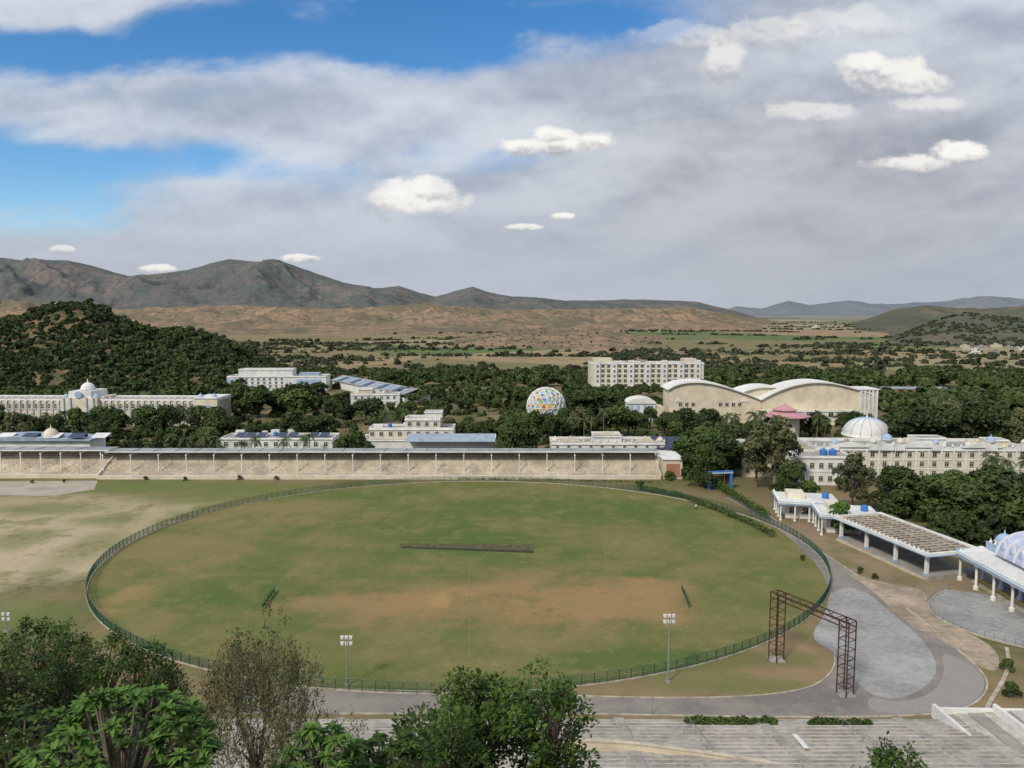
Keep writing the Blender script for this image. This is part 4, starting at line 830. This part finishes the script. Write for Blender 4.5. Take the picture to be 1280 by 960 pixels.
for i in range(7000):
    px=RD.uniform(-120,430); y_=RD.uniform(435,640); u=(px-640)/F; z_=h_l(u,y_)
    dens=noise.noise(Vector((u*y_/30,y_/30,1.7)))+.5*noise.noise(Vector((u*y_/14,y_/14,5)))+(.44 if px<150 else .52)
    if z_<.5 or dens<0: continue
    if RD.random()<(.20 if px>140 else .10):
        h=RD.uniform(4.5,9)*(1.15 if px>150 else .9)
        for j in range(4): pts2.append((u*y_+RD.gauss(0,h*.2),y_+RD.gauss(0,h*.2),z_+RD.uniform(.05,.5)*h,h*RD.uniform(.2,.36)))
    else: pts.append((u*y_,y_,z_-.3,RD.uniform(.9,2.0)+min(2.2,dens*3)*RD.random()))
stuff('hill_woodland',pts,fol_a,36,'dark scrub woodland covering rocky hill',6); stuff('hill_trees',pts2,fol_a,60,'taller mixed trees stepping down rocky hill',14,.95,.36)
u=(78-640)/F; zs_=h_l(u,596); e=thing('hill_shrine','tiny pale shrine with dome on wooded hilltop','shrine',(u*596,592,zs_-1.2))
mb=MB(); mb.box(-2.6,2.6,-2.2,2.2,-1.5,2.4,ivory); mb.box(-3,3,-2.6,2.6,2.403,2.8,white); mb.obj('wall',e); dome(e,0,0,3.1,1.6,cream,drum=.35)
pts=[]
def rowt(xa,ya,xb,yb,sp,r0,r1):
    L=math.hypot(xb-xa,yb-ya); k=int(L/sp)
    for i in range(k):
        t=(i+RD.random()*.9)/k
        if noise.noise(Vector((xa*.01+t*L/70,ya*.01,4)))<-.08: continue
        x_=xa+(xb-xa)*t+RD.gauss(0,2); y_=ya+(yb-ya)*t+RD.gauss(0,6); pts.append((x_,y_,gh(x_,y_)-.8,r0+(r1-r0)*RD.random()**1.6))
for i in range(66):
    y_=640*math.exp(RD.random()**1.1*1.6); u=RD.uniform(-.75,.75); L=RD.uniform(90,560)*(y_/1200)**.6; an=RD.gauss(0,.10)
    rowt(u*y_-L/2,y_,u*y_+L/2*math.cos(an),y_+L*math.sin(an),RD.uniform(2.2,4.0),1.3,4.8)
for i in range(40):
    y_=620*math.exp(RD.random()*1.35); u=RD.uniform(-.75,.78); s=RD.uniform(12,40)*(y_/900)**.7; k=int(s*2.2)
    for j in range(k):
        x_=u*y_+RD.gauss(0,s*1.8); yy_=y_+RD.gauss(0,s*.6); pts.append((x_,yy_,gh(x_,yy_)-.6,1.3+3.4*RD.random()**1.6))
for i in range(260):
    y_=640*math.exp(RD.random()*1.7); u=RD.uniform(-.78,.78); x_=u*y_; pts.append((x_,y_,gh(x_,y_)-.3,RD.uniform(.7,1.7)))
for i in range(560):
    y_=RD.uniform(570,740); u=RD.uniform(-.3,.75); x_=u*y_
    if noise.noise(Vector((x_/70,y_/50,7)))<0: continue
    pts.append((x_,y_,-.3,RD.uniform(1.6,4.6)))
stuff('tree_belt',pts,fol_far,24,'scattered trees and hedgerows across the plain',7)
pts=[]
for i in range(1100):
    px=RD.uniform(1120,1330); y_=RD.uniform(1000,1420); u=(px-640)/F; z_=h_r2(u,y_)
    if z_>1 and noise.noise(Vector((u*y_/60,y_/60,1)))>-.15: pts.append((u*y_,y_,z_-.5,RD.uniform(2,4)))
for i in range(400):
    px=RD.uniform(540,880); y_=RD.uniform(920,1320); u=(px-640)/F; z_=h_f(u,y_)
    if z_>1: pts.append((u*y_,y_,z_-.5,RD.uniform(.8,1.9)))
stuff('hill_scrub',pts,fol_far,22,'low scrub dotted over dry hills',8)
vil=M('dull_village_plaster',(.42,.39,.35),var=.3,scale=.2)
for i in range(16):
    if i<13: px=RD.uniform(1190,1290); y_=RD.uniform(860,1050)
    else: px=RD.uniform(1000,1100); y_=RD.uniform(1800,2300)
    x_=X(px,y_); s=RD.uniform(.55,1.0)*(1.0 if y_<1200 else 1.5); mb=MB(); c=RD.choice([vil,cream,vil,white])
    mb.box(-6*s,6*s,-4*s,4*s,-1,4.2*s,c); mb.box(-6.3*s,6.3*s,-4.3*s,4.3*s,4.2*s,4.5*s,concrete); mb.box(-3*s,1*s,-2*s,2*s,4.5*s,6*s,c)
    for q in (-4,-1.5,1.5,4): mb.box(q*s-.6,q*s+.6,-4.05*s,-4.0*s,1.3*s,2.8*s,glass)
    mb.obj('village_house',None,'small flat roofed village house on the plain','house',None,(x_,y_,gh(x_,y_)),RD.uniform(-.4,.4),group='village houses scattered over the plain')
# ---------------------------------------------------------------- foreground vegetation
def clumptree(px,y_,top,r,seed,mat,lab,nclump=150,leaf=.26,per=26,zb=.25,asp=.27,wood=bark,irr=.12,name='tree'):
    rng=random.Random(seed); x_=X(px,y_,Z(890,y_)); zg=gh(x_,y_); h=Z(top,y_)-zg; V=[];T=[];mb=MB(); top_=Vector((0,0,h*.35)); mb.tube([(0,0,-.5),(.1,0,h*.2),tuple(top_)],[.26,.2,.16],9,wood)
    limbs=[]
    for i in range(9):
        a=i*2.4; q=Vector((math.cos(a)*r*.45,math.sin(a)*r*.45,h*rng.uniform(.45,.66))); mb.tube([tuple(top_),tuple((top_+q)/2+Vector((0,0,.3))),tuple(q)],[.12,.08,.05],6,wood); limbs.append(q)
    so=seed*.37
    for i in range(nclump):
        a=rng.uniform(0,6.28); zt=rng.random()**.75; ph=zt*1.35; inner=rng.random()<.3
        lob=1+irr*2.2*noise.noise(Vector((math.cos(a)*1.5+so,math.sin(a)*1.5,zt*1.8)))
        rr=r*lob*math.cos(ph*.9)*(rng.uniform(.4,.8) if inner else rng.uniform(.82,1.08)); c=Vector((math.cos(a)*rr,math.sin(a)*rr,h*(zb+(1-zb)*math.sin(ph)/math.sin(1.35)*(rng.uniform(.6,.85) if inner else rng.uniform(.9,1.0))*min(1.0,.45+.55*lob))))
        l=min(limbs,key=lambda q:(q-c).length); mb.tube([tuple(l),tuple((l+c)/2+Vector((0,0,.15))),tuple(c)],[.035,.02,.01],4,wood)
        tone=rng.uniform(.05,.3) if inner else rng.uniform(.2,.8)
        for k in range(per):
            az=rng.uniform(0,6.28); el=rng.uniform(-.5,1.1); dv=Vector((math.cos(az)*math.cos(el),math.sin(az)*math.cos(el),math.sin(el))); p=c+dv*leaf*rng.uniform(.3,1.6); L=leaf*rng.uniform(.6,1.2)
            ax=(dv+Vector((0,0,-.25))+Vector((rng.gauss(0,.3),rng.gauss(0,.3),rng.gauss(0,.3)))).normalized(); s_=ax.cross(Vector((rng.gauss(0,.35),rng.gauss(0,.35),1))).normalized()*L*asp
            V+=[p,p+ax*L*.5+s_,p+ax*L,p+ax*L*.5-s_]; T+=[min(1,max(0,tone+rng.uniform(-.2,.25)))]*4
    e=thing(name,lab,'tree',(x_,y_,zg)); V=np.array([tuple(v) for v in V]); mk(np_mesh('crown',V,np.arange(len(V)).reshape(-1,4),mat,T),'crown',e); mb.obj('trunk',e)
clumptree(40,44,786,4.6,201,fol_f,'dense dark green tree on the hillside',640,.22,26,.2,.3,irr=.2)
clumptree(140,40,806,4.3,202,fol_f,'rounded mid green tree on the slope',640,.21,26,.15,.3,irr=.2)
clumptree(-30,36,800,3.8,203,fol_b,'dark leafy tree at the slope edge',260,.26,24,.2,.3)
clumptree(205,46,832,2.6,204,fol_b,'small leafy tree on the slope',220,.22,24,.2,.3)
clumptree(318,42,786,2.2,206,fol_b,'small green tree behind the dry tree',150,.18,22,.35,.3,irr=.3)
clumptree(628,30,842,4.3,301,fol_f,'bushy glossy green tree on the hillside',520,.25,24,.2,.3,irr=.3)
clumptree(548,26,880,2.0,304,fol_f,'young glossy green tree on the hillside',150,.22,24,.15,irr=.25)
clumptree(1125,30,934,1.9,305,fol_f,'low leafy tree top above the terrace',130,.22,24,.2,irr=.25)
def drytree(px,y_,top,r,seed,lab):
    rng=random.Random(seed); x_=X(px,y_,Z(860,y_)); zg=gh(x_,y_); h=Z(top,y_)-zg; mb=MB(); V=[];T=[]
    def grow(p,dv,L,rad,lev):
        q=p+dv*L; mid=(p+q)/2+Vector((rng.gauss(0,.06),rng.gauss(0,.06),0))*L
        mb.tube([tuple(p),tuple(mid),tuple(q)],[rad,rad*.82,rad*.62],6 if lev<2 else 4,palebark)
        if lev>=4:
            for k in range(6):
                c=p.lerp(q,rng.random())+Vector((rng.gauss(0,.16),rng.gauss(0,.16),rng.gauss(0,.14))); s=.085*rng.uniform(.6,1.4); a=Vector((rng.gauss(0,1),rng.gauss(0,1),rng.gauss(0,.6))).normalized(); b_=a.cross(Vector((rng.gauss(0,1),rng.gauss(0,1),1))).normalized(); V.extend([c-a*s,c+b_*s*.6,c+a*s,c-b_*s*.6]); T.extend([rng.random()]*4)
        if lev<6:
            for k in range(3 if lev<3 else rng.choice((2,2,3))):
                sp=.5 if lev else .6; nd=(dv+Vector((rng.gauss(0,sp),rng.gauss(0,sp),rng.gauss(.0,.16)))).normalized(); grow(q,nd,L*rng.uniform(.66,.86),max(.012,rad*.6),lev+1)
    for k in range(6): 
        az=k*1.05+.4; grow(Vector((0,0,-.3)),Vector((math.cos(az)*.85,math.sin(az)*.85,1)).normalized(),h*.26,.10,0)
    e=thing('tree',lab,'tree',(x_,y_,zg)); V=np.array([tuple(v) for v in V])
    zs=np.percentile(V[:,2],99.7); sx=r/np.percentile(abs(V[:,0]),90); e.scale=(sx,sx,h/zs)
    mk(np_mesh('crown',V,np.arange(len(V)).reshape(-1,4),fol_dry,T),'crown',e); mb.obj('trunk',e)
drytree(322,33,778,3.1,402,'sparse dry tree with fine bare branches')
def rosettes(px,y_,top,r,seed,mat,lab,nr,L,W,per,name='tree',zdown=1.5,droop=.35,cat='tree'):
    rng=random.Random(seed); zt=Z(top,y_); x_=X(px,y_,zt-.8); zg=gh(x_,y_); h=zt-zg; V=[];Fc=[];T=[]; mb=MB(); base_=Vector((0,0,max(.3,h-zdown-1.2))); mb.tube([(0,0,-.4),tuple(base_)],[.13,.1],8,palebark)
    for i in range(nr):
        a=rng.uniform(0,6.28); q=r*rng.random()**.5; c=Vector((math.cos(a)*q,math.sin(a)*q,h-L*.5-(q/r)**2*zdown*.9-rng.random()**2*1.1)); ax=Vector((math.cos(a)*.5*q/r,math.sin(a)*.5*q/r,1)).normalized()
        mb.tube([tuple(base_),tuple(base_.lerp(c,.55)-Vector((0,0,.1))),tuple(c)],[.045,.03,.02],5,palebark); t0=rng.uniform(.05,.75)
        for k in range(per):
            az=k*2.4+rng.uniform(-.2,.2); el=rng.uniform(-.15,1.0); dv=Vector((math.cos(az)*math.cos(el),math.sin(az)*math.cos(el),math.sin(el)))+ax*.25; dv.normalize(); s_=dv.cross(Vector((0,0,1))).normalized(); up=s_.cross(dv); LL=L*rng.uniform(.65,1.15); tt=min(1,max(0,t0+rng.uniform(-.2,.3)))
            def pt(t): return c+dv*LL*t-Vector((0,0,1))*LL*droop*t*t
            K=5; ws=[.12,.7,1,.72,.02]; o=len(V)
            for j in range(K):
                t=j/(K-1); p=pt(t); w=W*ws[j]; V+=[p-s_*w+up*w*.35,p,p+s_*w+up*w*.35]; T+=[tt-.1,tt+.1,tt-.1]
            for j in range(K-1):
                for m_ in (0,1): a0=o+j*3+m_; Fc.append((a0,a0+1,a0+4)); Fc.append((a0,a0+4,a0+3))
    e=thing(name,lab,cat,(x_,y_,zg)); mk(np_mesh('crown',np.array([tuple(v) for v in V]),np.array(Fc),mat,T),'crown',e); mb.obj('trunk',e)
rosettes(145,13,862,1.7,501,fol_fl,'frangipani tree with long pointed leaf rosettes',150,.28,.042,16,'frangipani_tree',1.2)
rosettes(20,15,886,1.6,502,fol_f,'frangipani tree with glossy leaf rosettes',130,.29,.044,15,'frangipani_tree',1.2)
rosettes(400,15,902,.9,503,fol_fl,'young leafy tree with narrow bright leaves',60,.30,.038,18,'young_tree',1.0,.5)
rosettes(480,16,918,1.4,504,fol_f,'leafy bush with narrow arching leaves',90,.30,.042,18,'young_tree',1.0,.5)
pts=[]
for i in range(420):
    y_=RD.uniform(14,66); x_=RD.uniform(-.75,.75)*y_*1.1
    pts.append((x_,y_,gh(x_,y_)-.3,RD.uniform(.4,1.0)))
stuff('slope_scrub',pts,fol_b,130,'low scrub covering the slope below viewpoint',9,ls=.14)
pts=[(X(px,y_,Z(950,y_)),y_,gh(X(px,y_,Z(950,y_)),y_),RD.uniform(.4,.7)) for px,y_ in [(RD.uniform(190,300),RD.uniform(18,24)) for _ in range(16)]]
stuff('dry_grass',pts,fol_dry,300,'pale dry grass tufts on the slope',10,ls=.10)
# ---------------------------------------------------------------- person
def person(px,py,lab):
    p=G(px,py); me=bpy.data.meshes.new('body')
    J={'pel':(0,0,.95,.13),'ch':(0,0,1.3,.15),'nk':(0,0,1.5,.055),'hd':(0,.02,1.66,.10),'ls':(-.2,0,1.42,.06),'le':(-.27,.03,1.15,.045),'lh':(-.26,.1,.88,.035),'rs':(.2,0,1.42,.06),'re':(.27,-.03,1.15,.045),'rh':(.27,.05,.88,.035),'lt':(-.1,0,.9,.09),'lk':(-.12,.12,.5,.065),'la':(-.12,.1,.08,.045),'lf':(-.12,.26,.04,.04),'rt':(.1,0,.9,.09),'rk':(.12,.0,.5,.065),'ra':(.12,-.18,.1,.045),'rf':(.12,-.04,.04,.04)}
    K=list(J); E=[('pel','ch'),('ch','nk'),('nk','hd'),('ch','ls'),('ls','le'),('le','lh'),('ch','rs'),('rs','re'),('re','rh'),('pel','lt'),('lt','lk'),('lk','la'),('la','lf'),('pel','rt'),('rt','rk'),('rk','ra'),('ra','rf')]
    me.from_pydata([J[k][:3] for k in K],[(K.index(a),K.index(b_)) for a,b_ in E],[]); o=mk(me,'person',None,lab,'person',None,(p[0],p[1],0.01),.6)
    sk=o.modifiers.new('s','SKIN')
    for i,k in enumerate(K): me.skin_vertices[0].data[i].radius=(J[k][3],J[k][3])
    me.skin_vertices[0].data[0].use_root=True; sb=o.modifiers.new('u','SUBSURF'); sb.levels=1; sb.render_levels=1
    m,n,b=newmat('clothes_and_skin'); tc=n.n('ShaderNodeTexCoord'); z=n.xyz(tc.outputs['Object'])[2]
    c=n.mix(n.step(z,.93,.95),(.04,.04,.05),(.75,.75,.75)); c=n.mix(n.step(z,1.47,1.49),c,(.2,.1,.06)); c=n.mix(n.step(z,1.68,1.7),c,(.01,.01,.01)); n.put(b.inputs['Base Color'],c); me.materials.append(m)
person(870,638,'person in white shirt and dark trousers walking')
# ---------------------------------------------------------------- world
w=bpy.data.worlds.new('World'); sc.world=w; w.use_nodes=True; nt=w.node_tree; n=N(nt); nt.nodes.clear()
try: w.cycles.sampling_method='MANUAL'; w.cycles.sample_map_resolution=256
except Exception: pass
out=n.n('ShaderNodeOutputWorld'); tc=n.n('ShaderNodeTexCoord'); D=tc.outputs['Generated']; x,y,z=n.xyz(D)
SE=math.radians(42); SA=math.radians(215)
sky=n.n('ShaderNodeTexSky',sky_type='NISHITA',sun_disc=False,sun_elevation=SE,sun_rotation=SA); sky.altitude=500; sky.air_density=1.0; sky.dust_density=.3; sky.ozone_density=3.0
b1=n.n('ShaderNodeBackground'); b1.inputs[1].default_value=.135
hs=n.n('ShaderNodeHueSaturation'); hs.inputs['Saturation'].default_value=1.3; nt.links.new(sky.outputs[0],hs.inputs['Color']); nt.links.new(hs.outputs[0],b1.inputs[0])
ym=n.m('MAXIMUM',n.m('ABSOLUTE',y),.12); u=n.m('DIVIDE',x,ym); v=n.m('DIVIDE',z,ym)
vt=n.m('SUBTRACT',v,n.m('MULTIPLY',u,.10)); sv=n.m('POWER',n.m('MAXIMUM',n.m('ADD',vt,.12),.001),.8)
P1=n.comb(n.m('MULTIPLY',u,1.0),n.m('MULTIPLY',sv,2.6),.3)
cA=n.noise(P1,1.5,10,.5,.2); cB=n.noise(P1,3.4,10,.54,.2); P2=n.comb(u,n.m('MULTIPLY',v,1.35),4.0); cC=n.noise(P2,6.0,10,.55,.1); c4=n.noise(P2,15,9,.6,.0)
big=n.m('ADD',n.m('MULTIPLY',cA,.58),n.m('MULTIPLY',cB,.42))
cov=n.m('ADD',big,.22); dn=n.m('MULTIPLY',n.m('SUBTRACT',cB,.5),2.0); dn2=n.m('ADD',dn,n.m('MULTIPLY',n.m('SUBTRACT',cC,.5),.8))
def uvp(px,py): r=ray(px,py); return r[0]/r[1],r[2]/r[1]
def blob(px,py,rx,ry,amp,dist,lo=1.0,hi=.3):
    a,c=uvp(px,py); dx=n.m('DIVIDE',n.m('SUBTRACT',u,a),rx/F); dy=n.m('DIVIDE',n.m('SUBTRACT',v,c),ry/F)
    d=n.m('SQRT',n.m('ADD',n.m('MULTIPLY',dx,dx),n.m('MULTIPLY',dy,dy))); return n.m('MULTIPLY',n.step(n.m('ADD',d,dist),lo,hi),amp),dy
for q in ((330,42,440,54,.36),(720,18,210,44,.34),(60,70,230,40,.30),(10,222,230,54,.28),(190,200,180,26,.20),(610,195,130,26,.18),(80,285,180,28,.16),(560,60,180,28,.22),(340,215,130,22,.14)):
    bb,_=blob(*q[:4],q[4],dn2,1.3,.1); cov=n.m('SUBTRACT',cov,bb)
for q in ((1020,150,400,200,.24),(430,140,330,40,.12),(50,12,110,14,.14),(640,6,110,10,.12),(640,300,600,60,.12),(160,104,180,14,.1)):
    bb,_=blob(*q[:4],q[4],dn2,1.1,.2); cov=n.m('ADD',cov,bb)
cov=n.m('ADD',cov,n.step(v,.14,.0,0,.3)); mask=n.step(cov,.42,.78)
P1s=n.comb(n.m('MULTIPLY',u,1.0),n.m('MULTIPLY',n.m('ADD',sv,.034),2.6),.3); cBs=n.noise(P1s,3.4,10,.54,.2)
P2s=n.comb(n.m('ADD',u,.006),n.m('MULTIPLY',n.m('ADD',v,.015),1.35),4.0); cCs=n.noise(P2s,6.0,10,.55,.1)
P3s=n.comb(n.m('ADD',u,.002),n.m('MULTIPLY',n.m('ADD',v,.006),1.35),4.0); c4s=n.noise(P3s,15,9,.6,.0)
rel=n.m('ADD',n.m('MULTIPLY',n.m('SUBTRACT',cB,cBs),1.7),n.m('MULTIPLY',n.m('SUBTRACT',cC,cCs),1.5)); rel=n.m('ADD',rel,n.m('ADD',n.m('MULTIPLY',n.m('SUBTRACT',cA,.5),1.4),.52))
lt=n.step(rel,.0,1.0)
cl=n.mix(lt,(.37,.43,.54),(.66,.71,.79))
dk,_=blob(1060,250,470,230,.85,n.m('MULTIPLY',dn,.4),1.3,.1); cl=n.mix(dk,cl,n.mix(lt,(.30,.315,.38),(.53,.54,.58)))
cl=n.mix(n.step(v,.20,.03,0,.75),cl,(.44,.475,.545))
fine=n.m('MULTIPLY',n.m('SUBTRACT',c4,.5),2.2); relf=n.m('MULTIPLY',n.m('SUBTRACT',c4,c4s),4.0)
for q in ((700,180,76,16,1),(652,184,32,14,1),(690,168,38,14,1),(742,176,36,17,1),(520,252,62,28,.9),(482,246,32,22,.8),(545,238,34,20,.75),(704,270,21,7,.95),(655,284,26,5,.8),(1110,92,66,24,.85),(1080,80,34,16,.8),(1150,104,44,18,.7),(1200,192,40,15,1),(1140,205,52,14,.85),(375,323,27,6,.85),(195,336,28,6,.8),(80,312,17,6,.6),(905,76,34,34,.65),(850,44,80,20,.5),(950,40,60,24,.45),(1010,140,56,18,.55),(1150,132,54,14,.55),(1060,30,90,24,.35)):
    bb,dy=blob(*q,fine,1.0,.6); sh=n.m('ADD',n.m('ADD',dy,n.m('MULTIPLY',fine,.3)),relf)
    cc_=n.mix(n.step(sh,-1.0,.25),(.46,.47,.52),(.96,.94,.89)); cl=n.mix(bb,cl,cc_); mask=n.m('MAXIMUM',mask,bb)
b2=n.n('ShaderNodeBackground'); b2.inputs[1].default_value=1.0; n.put(b2.inputs[0],cl)
mx=n.n('ShaderNodeMixShader'); n.put(mx.inputs[0],mask); nt.links.new(b1.outputs[0],mx.inputs[1]); nt.links.new(b2.outputs[0],mx.inputs[2]); nt.links.new(mx.outputs[0],out.inputs[0])
sl=bpy.data.lights.new('sun','SUN'); sl.energy=2.9; sl.angle=math.radians(9); sl.color=(1,.92,.79); so=bpy.data.objects.new('sun',sl); col.objects.link(so)
sd=Vector((math.sin(SA)*math.cos(SE),math.cos(SA)*math.cos(SE),math.sin(SE))); so.rotation_euler=sd.to_track_quat('Z','Y').to_euler(); so.location=(0,0,300)
cam=bpy.data.cameras.new('camera'); co=bpy.data.objects.new('camera',cam); col.objects.link(co); co.location=(0,0,H); co.rotation_euler=(math.pi/2-PT,0,0)
cam.sensor_width=36; cam.lens=27.0; cam.clip_start=.1; cam.clip_end=40000; sc.camera=co
sc.view_settings.view_transform='Standard'; sc.view_settings.look='None'; sc.view_settings.exposure=0
print('trees',cnt)
